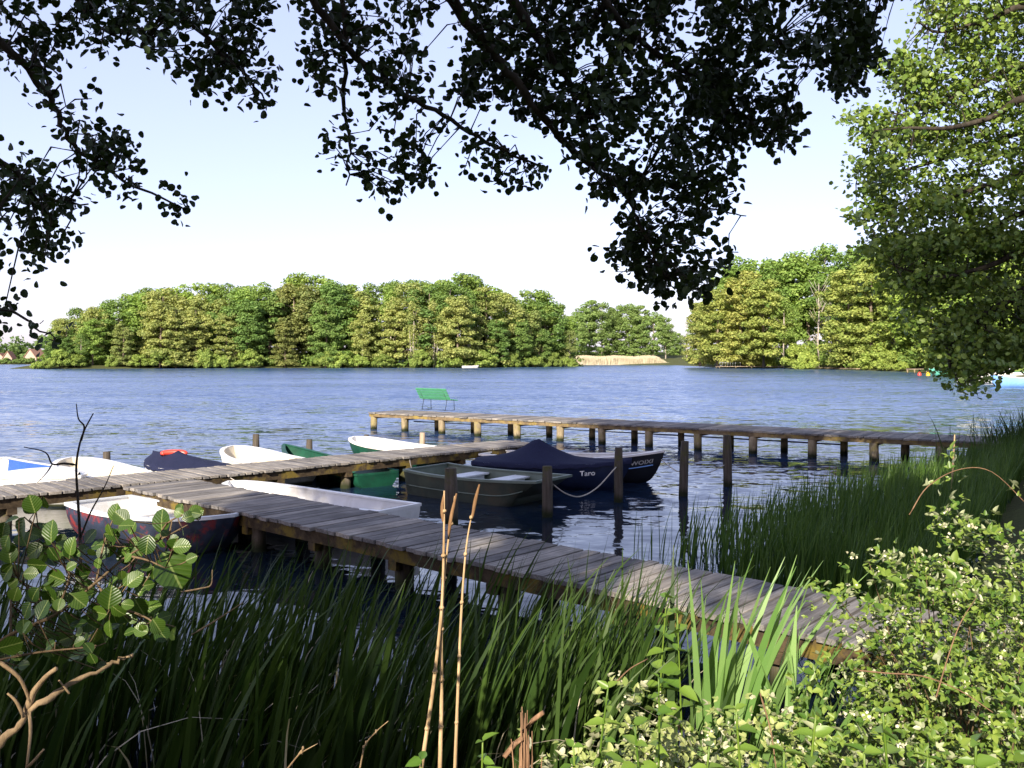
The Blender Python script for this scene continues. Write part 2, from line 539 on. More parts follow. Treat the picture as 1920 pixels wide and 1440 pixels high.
def blob_crown(centers, radii, per, csize, r, flat=0.7, up=0.35):
    """cards spread through many small clumps"""
    P, N, S = [], [], []
    for c, R in zip(centers, radii):
        k = max(6, int(per * (R ** 2)))
        d = unit(r, k)
        d[:, 2] = d[:, 2] * 0.9 + 0.15
        rad = R * r.uniform(0.35, 1.08, (k, 1)) ** 0.6
        p = d * rad
        p[:, 2] *= flat
        P.append(c + p)
        N.append(d + np.array([0, 0, up]) + 0.55 * r.normal(size=(k, 3)))
        S.append(csize * r.uniform(0.6, 1.3, k))
    return cards(np.concatenate(P), np.concatenate(N), np.concatenate(S), r)


# ------------------------------------------------------------------ world, sun, camera
def build_light():
    w = bpy.data.worlds.new("World")
    SC.world = w
    w.use_nodes = True
    nt = w.node_tree
    bg = nt.nodes['Background']
    sky = nt.nodes.new('ShaderNodeTexSky')
    sky.sky_type = 'NISHITA'
    sky.sun_disc = False
    sky.sun_elevation = SUN_EL
    sky.sun_rotation = SUN_AZ + PI
    sky.altitude = 50
    sky.air_density = 1.0
    sky.dust_density = 1.2
    sky.ozone_density = 1.7
    mx = nt.nodes.new('ShaderNodeMix')
    mx.data_type = 'RGBA'
    mx.blend_type = 'MULTIPLY'
    mx.inputs[0].default_value = 1.0
    mx.inputs[7].default_value = (1.12, 0.92, 1.08, 1)
    nt.links.new(sky.outputs[0], mx.inputs[6])
    hz = nt.nodes.new('ShaderNodeMix')
    hz.data_type = 'RGBA'
    hz.inputs[0].default_value = 0.55
    hz.inputs[7].default_value = (2.35, 2.55, 3.3, 1)
    nt.links.new(mx.outputs[2], hz.inputs[6])
    nt.links.new(hz.outputs[2], bg.inputs['Color'])
    bg.inputs['Strength'].default_value = 0.128
    L = bpy.data.lights.new('sun', 'SUN')
    L.energy = 4.8
    L.angle = math.radians(0.53)
    L.color = (1.0, 0.90, 0.74)
    o = bpy.data.objects.new('sun', L)
    COL.objects.link(o)
    o.location = (-20, -50, 40)
    o.rotation_euler = Vector(SUN_D).to_track_quat('-Z', 'Y').to_euler()
    c = bpy.data.cameras.new('camera')
    c.sensor_width = 36
    c.lens = 36 * F / 1920
    c.shift_y = -(720 - HY) / 1920
    c.clip_start = 0.05
    c.clip_end = 6000
    co = bpy.data.objects.new('camera', c)
    COL.objects.link(co)
    co.location = (0, 0, H)
    co.rotation_euler = (PI / 2, 0, 0)
    SC.camera = co
    vs = SC.view_settings
    vs.view_transform = 'Standard'
    vs.look = 'None'
    vs.gamma = 1
    vs.exposure = 1.3
    cy = SC.cycles
    cy.max_bounces = 6
    cy.diffuse_bounces = 3
    cy.glossy_bounces = 3
    cy.transmission_bounces = 4
    cy.transparent_max_bounces = 4
    cy.use_denoising = True
    cy.sample_clamp_indirect = 6


build_light()

# ------------------------------------------------------------------ lake, ground
SHORE_NEAR = [(-400, -40), (-60, -2), (-14, 2.6), (-8, 3.3), (-3, 4.2), (0, 4.7), (1.4, 5.2), (2.4, 6.2), (3.4, 7.4), (5.2, 10.0), (8.0, 14.4), (12, 20.5), (17, 25), (30, 36), (46, 66)]
SHORE_FAR = [(52, 90), (74, 165), (70, 226), (57, 243), (60, 330), (21, 344), (17, 275), (-12, 232), (-64, 229), (-100, 212), (-116, 206), (-124, 214), (-120, 250), (-150, 375), (-260, 375), (-700, 380), (-1200, 300), (-1200, 0)]
LAKE = np.array(SHORE_NEAR + SHORE_FAR, dtype=float)


def lake_distance(X, Y):
    """signed distance to the shore: negative on the water"""
    P = np.stack([X, Y], -1)
    best = np.full(X.shape, 1e9)
    inside = np.zeros(X.shape, dtype=bool)
    n = len(LAKE)
    for i in range(n):
        a, b = LAKE[i], LAKE[(i + 1) % n]
        ab = b - a
        t = np.clip(((P - a) @ ab) / (ab @ ab), 0, 1)
        d = np.linalg.norm(P - (a + t[..., None] * ab), axis=-1)
        best = np.minimum(best, d)
        c = ((a[1] > Y) != (b[1] > Y)) & (X < (b[0] - a[0]) * (Y - a[1]) / (b[1] - a[1] + 1e-12) + a[0])
        inside ^= c
    return np.where(inside, -best, best)


def ground_z(X, Y):
    X, Y = np.asarray(X, float), np.asarray(Y, float)
    d = lake_distance(X, Y)
    z = np.where(d > 0, 1.0 * (1 - np.exp(-d / 3.2)), np.maximum(-1.6, d * 0.22))
    z = z + np.where(d > 0, 0.05 * np.sin(X * 1.7) * np.cos(Y * 1.3) + np.minimum(5, np.maximum(0, d - 15) * 0.05), 0)
    return z - 0.02


def build_ground():
    s = np.sinh(np.linspace(-7.4, 7.4, 230)) / np.sinh(7.4) * 3000
    X, Y = np.meshgrid(s, s + 4)
    Z = ground_z(X, Y)
    V = np.stack([X, Y, Z], -1).reshape(-1, 3)
    n = len(s)
    i = np.arange(n * n).reshape(n, n)
    Fa = np.stack([i[:-1, :-1], i[:-1, 1:], i[1:, 1:], i[1:, :-1]], -1).reshape(-1, 4)
    tag(raw_mesh('ground', V, Fa, M['ground'], None, True), 'grassy lake bank and wooded land round the water', None, None, 'structure')
    W = 1600
    tag(raw_mesh('water', [(-W, -60, 0), (W, -60, 0), (W, 900, 0), (-W, 900, 0)], [(0, 1, 2, 3)], M['water']), 'blue rippled lake water', None, None, 'structure')


build_ground()


# ------------------------------------------------------------------ jetties
def deck_board_mesh(L, w0, w1, pitch, gap, thick, z, jag=0.03):
    """boards laid across: x along the jetty, y across it"""
    m = MB()
    x = 0.0
    while x < L:
        p = pitch * random.choice((0.72, 0.85, 0.95, 1.0, 1.05, 1.15, 1.28)) * random.uniform(0.95, 1.05)
        t = min(1, x / L)
        w = w0 + (w1 - w0) * t
        a = random.uniform(-0.012, 0.012)
        m.box((x + p / 2, random.uniform(-jag, jag), z - thick / 2 + random.uniform(-0.004, 0.004)), (p - gap * random.uniform(0.7, 1.5), w + random.uniform(-jag, jag), thick), 0,
              M=(Matrix.Rotation(a, 3, 'Z') @ Matrix.Rotation(random.uniform(-0.012, 0.012), 3, 'Y')))
        x += p
    return m


def square_post(m, x, y, z0, z1, w, lean=0.0):
    a = random.uniform(-0.25, 0.25)
    m.tube([(x, y, z0), (x + lean * 0.5, y, (z0 + z1) / 2), (x + lean, y, z1)], [w * 0.62, w * 0.6, w * 0.58], 8, wob=0.10)


def local_dir(a, b):
    return math.atan2(b[1] - a[1], b[0] - a[0])


# far bathing jetty with the bench
def far_jetty():
    Z = 0.60
    fl, fr = Vector((-5.05, 31.0)), Vector((11.6, 19.3))
    bl = Vector((-4.2, 32.5))
    rz = local_dir(fl, fr)
    d = Vector((math.cos(rz), math.sin(rz)))
    nrm = Vector((-d.y, d.x))
    W = 1.75
    base = fl + nrm * (W / 2)
    L = (fr - fl).length + 1.5
    root = empty('bathing_jetty', (base.x, base.y, 0), rz)
    tag(root, 'long straight plank jetty on stubby piles, sunlit left end carrying the green bench', 'jetty')
    deck_board_mesh(L, W, W, 0.19, 0.012, 0.045, Z).build('deck', M['deck'], root, local=True, bevel=0.004)
    for s in (-1, 1):
        b = MB(); b.box((L / 2, s * (W / 2 - 0.08), Z - 0.045 - 0.055), (L, 0.11, 0.106))
        b.build('beam', M['beam_far'], root, local=True)
    k = 0
    x = 0.12
    xs = []
    while x < L - 0.3:
        xs.append(x)
        x += 1.52 + random.uniform(-0.08, 0.1)
    for x in xs:
        for s in (-1, 0.55):
            p = MB(); square_post(p, x + (0.45 if s > 0 else 0), s * (W / 2 - 0.12), -0.8, Z - 0.15, 0.20 if s < 0 else 0.17, random.uniform(-0.03, 0.03))
            p.build('post', M['post_far'], root, True, True)
        c = MB(); c.box((x, 0, Z - 0.045 - 0.107 - 0.035), (0.14, W - 0.1, 0.066))
        c.build('cross_beam', M['beam_far'], root, local=True)
    r = MB(); r.tube([(0.9, 0.5, 0.24), (L * 0.5, 0.5, 0.25), (L * 0.72, 0.5, 0.24)], 0.022, 6)
    r.build('pipe_rail', M['metal'], root, True, True)
    return rz, root


RZ_FAR, FARJ = far_jetty()


def bench():
    c = Q(815, 766, 32.3)
    root = empty('park_bench', (c.x, c.y, 0.602), RZ_FAR - 0.12)
    tag(root, 'green slatted bench seen from behind on the sunlit end of the far jetty', 'bench')
    w = 1.62
    s = MB()
    for k in range(4):
        s.box((0.0, 0.06 + k * 0.105, 0.41 - 0.012 * k), (w, 0.085, 0.032))
    s.build('seat', M['bench'], root, local=True, bevel=0.005)
    b = MB()
    for k in range(4):
        y = -0.02 - 0.058 * k
        z = 0.475 + 0.095 * k
        b.box((0, y, z), (w, 0.028, 0.088), M=Matrix.Rotation(0.5, 3, 'X'))
    b.build('backrest', M['bench'], root, local=True, bevel=0.004)
    for sx in (-0.62, 0.62):
        f = MB()
        f.tube([(sx, 0.40, 0.0), (sx, 0.38, 0.385)], 0.011, 6)
        f.tube([(sx, -0.06, 0.0), (sx, 0.03, 0.39), (sx, -0.09, 0.56), (sx, -0.20, 0.79)], 0.011, 6)
        f.tube([(sx, -0.02, 0.385), (sx, 0.38, 0.375)], 0.014, 6)
        f.tube([(sx, -0.08, 0.01), (sx, 0.42, 0.01)], 0.012, 6)
        f.build('leg_frame', M['metal'], root, True, True)
    f = MB(); f.tube([(-0.62, -0.05, 0.02), (0.62, -0.05, 0.02)], 0.012, 6)
    f.build('stretcher', M['metal'], root, True, True)


bench()


# near jetty: walkway from the bank plus the cross arm with the boats
def near_jetty():
    Z = 0.52
    root = empty('boat_jetty', (0, 0, 0))
    tag(root, 'weathered grey T-shaped plank jetty leading from the bank to the moored boats', 'jetty')

    def arm(a, b, w0, w1, pitch, trim0=0.0):
        a, b = Vector((a[0], a[1])), Vector((b[0], b[1]))
        rz = local_dir(a, b)
        L = (b - a).length
        o = deck_board_mesh(L, w0, w1, pitch, 0.022, 0.045, Z).build('deck', M['deck'], root, local=True, bevel=0.004)
        o.location = (a.x, a.y, 0); o.rotation_euler = (0, 0, rz)
        for s in (-1, 1):
            m = MB(); m.beam((0.0, s * (w0 / 2 - 0.07), Z - 0.045 - 0.072), (L, s * (w1 / 2 - 0.07), Z - 0.045 - 0.072), 0.07, 0.142)
            q = m.build('beam', M['beam'], root, local=True)
            q.location = o.location; q.rotation_euler = o.rotation_euler
        x = 0.5
        while x < L - 0.2:
            w = w0 + (w1 - w0) * x / L
            for s in (-1, 1):
                m = MB(); square_post(m, x + random.uniform(-.1, .1), s * (w / 2 - 0.20), -1.2, Z - 0.19, 0.17, random.uniform(-.04, .04))
                q = m.build('post', M['post'], root, True, True)
                q.location = o.location; q.rotation_euler = o.rotation_euler
            m = MB(); m.box((x, 0, Z - 0.045 - 0.144 - 0.05), (0.13, w - 0.06, 0.096))
            q = m.build('cross_beam', M['beam'], root, local=True)
            q.location = o.location; q.rotation_euler = o.rotation_euler
            x += 1.45
        return o
    # cross arm
    fa, fb = Vector((-8.6, 11.35)), Vector((0.62, 20.45))
    d = (fb - fa).normalized(); n = Vector((-d.y, d.x))
    arm(fa + n * 0.62, fb + n * 0.62, 1.24, 1.24, 0.155)
    # walkway
    a = Vector((-5.62, 14.02)); b = Vector((3.2, 6.17))
    arm(a, b, 1.15, 1.20, 0.165)


near_jetty()


def mooring_post(px, ytop, Y, w, label, lean=0.0, mat='post', base=-1.3, tilt_y=0.0):
    c = Q(px, ytop, Y)
    h = c.z
    m = MB()
    n = 7
    pts = [(c.x - lean * (1 - i / (n - 1)), c.y, base + (h - base) * i / (n - 1)) for i in range(n)]
    m.tube(pts, [w * 0.53 * random.uniform(0.95, 1.03) for _ in range(n - 1)] + [w * 0.46], 10, wob=0.07)
    o = m.build('mooring_post', M[mat], None, True)
    # origin at the post's foot
    me = o.data
    for v in me.vertices: v.co -= Vector((c.x, c.y, 0))
    o.location = (c.x, c.y, 0)
    tag(o, label, 'mooring post', 'mooring posts standing in the water round the boats')


for a in ((47, 864, 17.4, 0.16, 'short brown post behind the white and blue boat at the far left', 0),
          (200, 847, 18.4, 0.16, 'dark post behind the cream rowing boat left of the blue cover', 0),
          (480, 814, 20.6, 0.15, 'tall dark post behind the cream boat with the rounded bow', 0.02),
          (580, 824, 21.4, 0.15, 'short reddish brown post behind the green boat', 0),
          (687, 815, 23.0, 0.14, 'low dark post just showing above the white boat with green hull', 0),
          (845, 878, 13.2, 0.20, 'thick leaning post in front of the olive boat, mossy at its foot', -0.04),
          (1026, 874, 13.9, 0.165, 'grey post with rope in front of the bow of the olive boat', 0.0),
          (1160, 839, 15.3, 0.145, 'slim post in front of the navy bow with white lettering', 0.02),
          (1284, 827, 16.0, 0.155, 'leaning round post right of the black boat bow', 0.07),
          (1363, 816, 17.2, 0.165, 'rightmost tall post standing alone in front of the far jetty', -0.04)):
    mooring_post(*a)
mooring_post(792, 811, 22.0, 0.15, 'brightly sunlit post at the far end of the white boat with green hull', 0, 'post_sunlit')


# ------------------------------------------------------------------ boats
def hull_shape(L, B, mid, bow, stern, style, ts):
    def half(t):
        if style == 'punt':
            return B / 2 * (ts + (1 - ts) * math.sin(min(1, t / 0.35) * PI / 2)) * (1 - 0.22 * max(0, (t - 0.55) / 0.45) ** 2)
        if t < 0.45:
            return B / 2 * (ts + (1 - ts) * math.sin(t / 0.45 * PI / 2))
        u = (t - 0.45) / 0.55
        p, q = (2.1, 0.85) if style == 'point' else (3.0, 0.55)
        return B / 2 * max(0.0, 1 - u ** p) ** q

    def sheer(t):
        return mid + (bow - mid) * max(0, (t - 0.35) / 0.65) ** 2 + (stern - mid) * max(0, (0.35 - t) / 0.35) ** 2

    def keel(t):
        k = -0.13
        if style == 'punt':
            return k + max(0, (t - 0.72) / 0.28) ** 1.6 * 0.26
        return k + max(0, (t - 0.7) / 0.3) ** 2.5 * 0.16

    def point(t, u, inset=0.0):
        """u 0 keel .. 1 sheer, on the +y side"""
        w, s, k = max(0, half(t) - inset), sheer(t), keel(t) + inset
        if style == 'punt':
            y = w * min(1, u / 0.4) * 0.84 if u < 0.4 else w * (0.84 + 0.16 * (u - 0.4) / 0.6)
            z = k if u < 0.4 else k + (s - k) * (u - 0.4) / 0.6
            rake = 0.50 * max(0, (t - 0.6) / 0.4) ** 2 * (1 - (z - k) / max(1e-6, s - k))
        else:
            y = w * math.sin(u * PI / 2) ** 0.75
            z = k + (s - k) * u ** 1.55
            rake = 0.36 * t ** 7 * (1 - u) ** 1.1
        x = -L / 2 + L * t - rake + 0.07 * (1 - u) * (1 - t) ** 6
        x -= inset * 2.0 * max(0, (t - 0.5) * 2) ** 3
        x += inset * max(0, 1 - t * 4)
        return Vector((x, y, z))
    return half, sheer, keel, point


def grid_faces(nr, nc, flip=False):
    Fs = []
    for i in range(nr - 1):
        for j in range(nc - 1):
            f = (i * nc + j, i * nc + j + 1, (i + 1) * nc + j + 1, (i + 1) * nc + j)
            Fs.append(f[::-1] if flip else f)
    return Fs


def boat(name, label, stern_pt, bow_pt, B, mid=0.40, bow=0.55, stern=0.42, style='round', ts=0.7, hull='white', inner='white', rim=None,
         seats=(0.3, 0.62), seat_mat=None, band=None, group='boats moored at the plank jetty', cat='rowing boat', roll=0.0):
    a, b = Vector((stern_pt[0], stern_pt[1])), Vector((bow_pt[0], bow_pt[1]))
    L = (b - a).length
    c = (a + b) / 2
    root = empty(name, (c.x, c.y, 0), local_dir(a, b))
    root.rotation_euler = (roll, 0, root.rotation_euler[2])
    tag(root, label, cat, group)
    half, sheer, keel, pt = hull_shape(L, B, mid, bow, stern, style, ts)
    T = [i / 28 for i in range(29)]
    U = [i / 9 for i in range(10)]

    def shell(inset, zmin=None):
        V = []
        for t in T:
            row = [pt(t, u, inset) for u in U]
            if zmin is not None:
                for p in row: p.z = max(p.z, zmin)
            V += [Vector((p.x, -p.y, p.z)) for p in reversed(row)] + row[1:]
        return V, len(U) * 2 - 1
    V, nc = shell(0)
    m = MB(); m.add(V, grid_faces(len(T), nc), 0.5)
    m.add([V[j] for j in range(nc)], [tuple(range(nc))], 0.5)
    if style == 'punt':
        e = (len(T) - 1) * nc
        m.add([V[e + j] for j in range(nc)], [tuple(range(nc - 1, -1, -1))], 0.5)
    m.build('hull', M.get(hull + '_hull', M[hull]), root, True, True)
    V2, nc = shell(0.035, 0.05)
    m = MB(); m.add(V2, grid_faces(len(T), nc, True), 0.5)
    m.add([V2[j] for j in range(nc)], [tuple(range(nc - 1, -1, -1))], 0.5)
    if style == 'punt':
        e = (len(T) - 1) * nc
        m.add([V2[e + j] for j in range(nc)], [tuple(range(nc))], 0.5)
    m.build('inner_hull', M[inner], root, True, True)
    g = MB()
    edge = [pt(t, 1) for t in T]
    path = [Vector((p.x, -p.y, p.z)) for p in reversed(edge)] + ([] if style == 'punt' else []) + edge
    rr = 0.026
    # gunwale as a flat ring just over the two shells
    ring_o = [Vector((p.x, p.y, p.z)) for p in path]
    V3, Fs = [], []
    for i, p in enumerate(path):
        q = Vector((p.x * (1 - 0.05 / L * 2), p.y * max(0, 1 - 0.06 / max(0.07, abs(p.y))), p.z))
        o = Vector((p.x, p.y * (1 + 0.02 / max(0.1, abs(p.y))), p.z))
        V3 += [o + Vector((0, 0, -0.03)), o + Vector((0, 0, 0.012)), q + Vector((0, 0, 0.012)), q + Vector((0, 0, -0.012))]
    n = len(path)
    for i in range(n):
        j = (i + 1) % n
        for k in range(4):
            k2 = (k + 1) % 4
            Fs.append((i * 4 + k, i * 4 + k2, j * 4 + k2, j * 4 + k))
    g.add(V3, Fs, 0.5)
    g.build('gunwale', M[rim or hull], root, False, True)
    for t in seats:
        p = pt(t, 0.9, 0.045)
        zs = sheer(t) - (0.075 if style == 'punt' else 0.10)
        s = MB(); s.box((p.x, 0, zs), (0.34 if style == 'punt' else 0.26, 2 * p.y - 0.02, 0.035))
        if style == 'punt':
            s.box((p.x, 0, zs / 2 + 0.01), (0.28, 2 * p.y * 0.8, zs - 0.06))
        s.build('seat', M[seat_mat or inner], root, False, True, 0.008)
    if band:
        for sy in (-1, 1):
            r = MB()
            r.tube([Vector((pt(t, band[1]).x, sy * (pt(t, band[1]).y + 0.006), pt(t, band[1]).z)) for t in T[:-1]], 0.012, 6)
            r.build('rubbing_strake', M[band[0]], root, True, True)
    return root, (L, half, sheer, keel, pt)


def lettering(root, shape, text, t0, u0, height, width, side, mat='letter', sprd=1.0):
    """paint raised letters onto the hull side: text runs along x"""
    L, half, sheer, keel, pt = shape
    cu = bpy.data.curves.new('lettering_curve', 'FONT')
    cu.body = text
    cu.size = 1.0
    cu.resolution_u = 3
    cu.offset = 0.018
    o = bpy.data.objects.new('lettering_curve', cu)
    COL.objects.link(o)
    dg = bpy.context.evaluated_depsgraph_get()
    me = bpy.data.meshes.new_from_object(o.evaluated_get(dg))
    bpy.data.objects.remove(o)
    co = np.array([v.co[:] for v in me.vertices])
    mn, mx = co.min(0), co.max(0)
    for v in me.vertices:
        fx = (v.co.x - mn[0]) / (mx[0] - mn[0])
        fz = (v.co.y - mn[1]) / (mx[1] - mn[1])
        t = t0 + fx * width / L
        s, k = sheer(t), keel(t)
        z = s - u0 + (fz - 1) * height
        if root.get('style') == 'punt':
            u = 0.4 + 0.6 * (z - k) / (s - k)
        else:
            u = max(0, (z - k) / (s - k)) ** (1 / 1.55)
        p = pt(t, u)
        v.co = Vector((p.x, side * (p.y + 0.008), p.z))
    me.materials.clear()
    me.materials.append(M[mat])
    q = bpy.data.objects.new('lettering', me)
    COL.objects.link(q)
    q.parent = root
    return q


def cover(root, shape, peak, tp, mat='cover', name='boat_cover', drop=0.07, hump=0.03, width=0.16, over=0.015):
    L, half, sheer, keel, pt = shape
    V = []
    nT, nv = 33, 17
    for i in range(nT):
        t = i / (nT - 1)
        w = half(t) + 0.02
        s = sheer(t) + over
        g = math.exp(-abs((t - tp) / width) ** 1.35)
        ridge = s + hump + peak * g
        x = -L / 2 + L * t
        for j in range(nv):
            v = -1 + 2 * j / (nv - 1)
            if j in (0, nv - 1):
                V.append((x, math.copysign(w + 0.004, v), s - drop + 0.012 * math.sin(i * 1.9)))
            else:
                vv = v / (1 - 2 / (nv - 1))
                z = s + (ridge - s) * (1 - abs(vv) ** (0.75 + 0.5 * (1 - g)))
                V.append((x, vv * w, z + 0.006 * math.sin(i * 0.9 + j * 1.3)))
    m = MB(); m.add(V, grid_faces(nT, nv), 0.5)
    return m.build(name, M[mat], root, True, True)


# 1 white decked boat with blue cockpit (far left)
b1, s1 = boat('rowing_boat', 'white boat with bright blue cockpit, cut by the left edge of the view', (-10.6, 17.35), (-7.15, 14.6), 1.5, 0.45, 0.55, 0.5, 'point', 0.75, 'white', 'white', None, (), cat='boat')
m = MB(); L = s1[0]
for i in range(12):
    pass
V = []
for i in range(13):
    t = 0.56 + 0.43 * i / 12
    w, s = s1[1](t) - 0.02, s1[2](t) + 0.014
    for j in range(9):
        v = -1 + j / 4
        V.append((-L / 2 + L * t - 0.02, v * w, s + 0.05 * (1 - v * v)))
m.add(V, grid_faces(13, 9)); m.build('foredeck', M['white'], b1, True, True)
m = MB()
V = []
for i in range(9):
    t = 0.08 + 0.46 * i / 8
    w = s1[1](t) * 0.80
    for (v, z) in ((-1, s1[2](t) + 0.016), (-0.94, 0.12), (0.94, 0.12), (1, s1[2](t) + 0.016)):
        V.append((-L / 2 + L * t, v * w, z))
m.add(V, grid_faces(9, 4)); m.add([V[32], V[33], V[34], V[35]], [(0, 1, 2, 3)])
m.build('cockpit_lining', M['blue'], b1, False, True)
m = MB()
for sy in (-1, 1):
    V = []
    for i in range(13):
        t = 0.03 + 0.53 * i / 12
        V += [(-L / 2 + L * t, sy * s1[1](t) * 0.79, s1[2](t) + 0.018), (-L / 2 + L * t, sy * (s1[1](t) - 0.01), s1[2](t) + 0.018)]
    m.add(V, grid_faces(13, 2, sy < 0))
m.build('side_deck', M['white'], b1, False, True)
# 2
boat('rowing_boat', 'cream rowing boat with blunt bow behind the jetty, between white-blue boat and blue cover', (-6.75, 15.55), (-8.65, 17.25), 1.25, 0.42, 0.56, 0.40, 'round', 0.72, 'cream', 'cream', 'white', (0.35,))
# 3
b3, s3 = boat('covered_boat', 'boat under a dark blue cover with a red roll on top', (-5.55, 16.5), (-7.35, 18.0), 1.25, 0.42, 0.50, 0.40, 'point', 0.75, 'white', 'white', 'white', (), cat='boat')
cover(b3, s3, 0.20, 0.60, hump=0.04, width=0.34)
m = MB()
p0 = Q(303, 853, 17.3)
V0 = [Q(302, 853, 17.3), Q(310, 849, 17.35), Q(330, 848, 17.4), Q(345, 849, 17.4), Q(349, 853, 17.4)]
m.tube(smooth_path(V0, 4), [0.03] + [0.055] * 15 + [0.03], 8)
tag(m.build('red_fender', M['red'], None, True), 'red rolled fender lying on the dark blue boat cover', 'fender')
# 4
boat('rowing_boat', 'cream-white rowing boat with rounded bow below the tall post', (-4.2, 17.35), (-6.15, 19.35), 1.25, 0.42, 0.58, 0.40, 'round', 0.72, 'white', 'cream', 'white', (0.25,))
# 5
boat('rowing_boat', 'dark green open boat with its bow above and stern below the jetty arm', (-2.6, 17.1), (-5.35, 20.6), 1.1, 0.27, 0.50, 0.27, 'point', 0.8, 'green', 'green', 'green', (0.60,))
# 6
boat('rowing_boat', 'white boat with green underside behind the jetty arm beside the sunlit post', (-1.45, 19.95), (-3.95, 22.0), 1.3, 0.40, 0.55, 0.38, 'round', 0.75, 'green', 'white', 'white', (0.3,))
# 7
boat('rowing_boat', 'long white boat lying between the two arms of the jetty', (-1.55, 12.25), (-4.72, 14.62), 1.02, 0.40, 0.46, 0.42, 'round', 0.8, 'white', 'white', 'white', (), cat='boat')
# 8
b8, s8 = boat('rowing_boat', 'white-lined rowing boat with peeling red and blue hull beside the walkway', (-6.0, 12.75), (-3.55, 11.25), 1.3, 0.42, 0.50, 0.46, 'round', 0.78, 'wornred', 'white', 'seat_grey', (0.34,), roll=-0.03)
# 9
b9, s9 = boat('jon_boat', 'olive green flat-bottomed metal boat with grey bench seats', (-1.62, 16.65), (0.72, 14.87), 1.34, 0.42, 0.47, 0.46, 'punt', 0.92, 'olive', 'olive_in', 'olive_in', (0.30, 0.62), 'seat_grey', ('olive_in', 0.72), cat='boat')
b9['style'] = 'punt'
# 10
b10, s10 = boat('covered_boat', 'navy boat lettered Taro under a peaked navy canvas cover', (-0.66, 17.65), (2.28, 16.72), 1.25, 0.47, 0.56, 0.47, 'point', 0.72, 'navy', 'navy', 'navy', (), cat='boat')
cover(b10, s10, 0.41, 0.40, hump=0.03, width=0.17)
lettering(b10, s10, 'Taro', 0.71, 0.11, 0.10, 0.28, -1)
# 11
b11, s11 = boat('rowing_boat', 'black boat with white inside and faded letters WOIXI on its bow', (-0.5, 19.45), (3.05, 17.55), 1.3, 0.43, 0.66, 0.43, 'point', 0.72, 'black', 'white', 'white', (0.3, 0.6), None, ('skyblue', 0.72), cat='boat')
lettering(b11, s11, 'WOIXI', 0.855, 0.13, 0.085, 0.42, -1, 'faded')


def rope(pts, label, r=0.011, name='mooring_rope'):
    m = MB(); p = smooth_path(pts, 8)
    m.tube(p, r, 6)
    tag(m.build(name, M['rope'], None, True), label, 'rope', 'mooring ropes of the jetty boats')


rope([Q(1036, 908, 13.9), Q(1060, 925, 14.2), Q(1088, 931, 14.5), Q(1120, 914, 14.9), Q(1155, 876, 15.2)], 'slack rope hanging between two posts in front of the navy boat')
rope([Q(1240, 862, 17.4), Q(1256, 875, 17.0), Q(1272, 884, 16.4), Q(1279, 876, 16.0)], 'rope from the black bow to the leaning post')
rope([Q(1282, 892, 16.1), Q(1310, 889, 16.4), Q(1335, 884, 16.8), Q(1358, 872, 17.1)], 'thin rope between the leaning post and the rightmost post', 0.008)
rope([Q(768, 862, 16.6), Q(770, 872, 16.5), Q(773, 884, 16.3)], 'short rope from the jetty arm to the olive boat', 0.008)
rope([Q(432, 896, 14.9), Q(440, 901, 14.8), Q(447, 906, 14.7)], 'short rope at the bow of the long white boat', 0.008)

# ------------------------------------------------------------------ far trees
LEAFCOL = [(1.0, 1.0, 1.0), (0.75, 0.9, 0.65), (1.15, 1.05, 0.8), (0.9, 1.05, 0.7), (0.6, 0.75, 0.6), (1.25, 1.1, 0.95)]


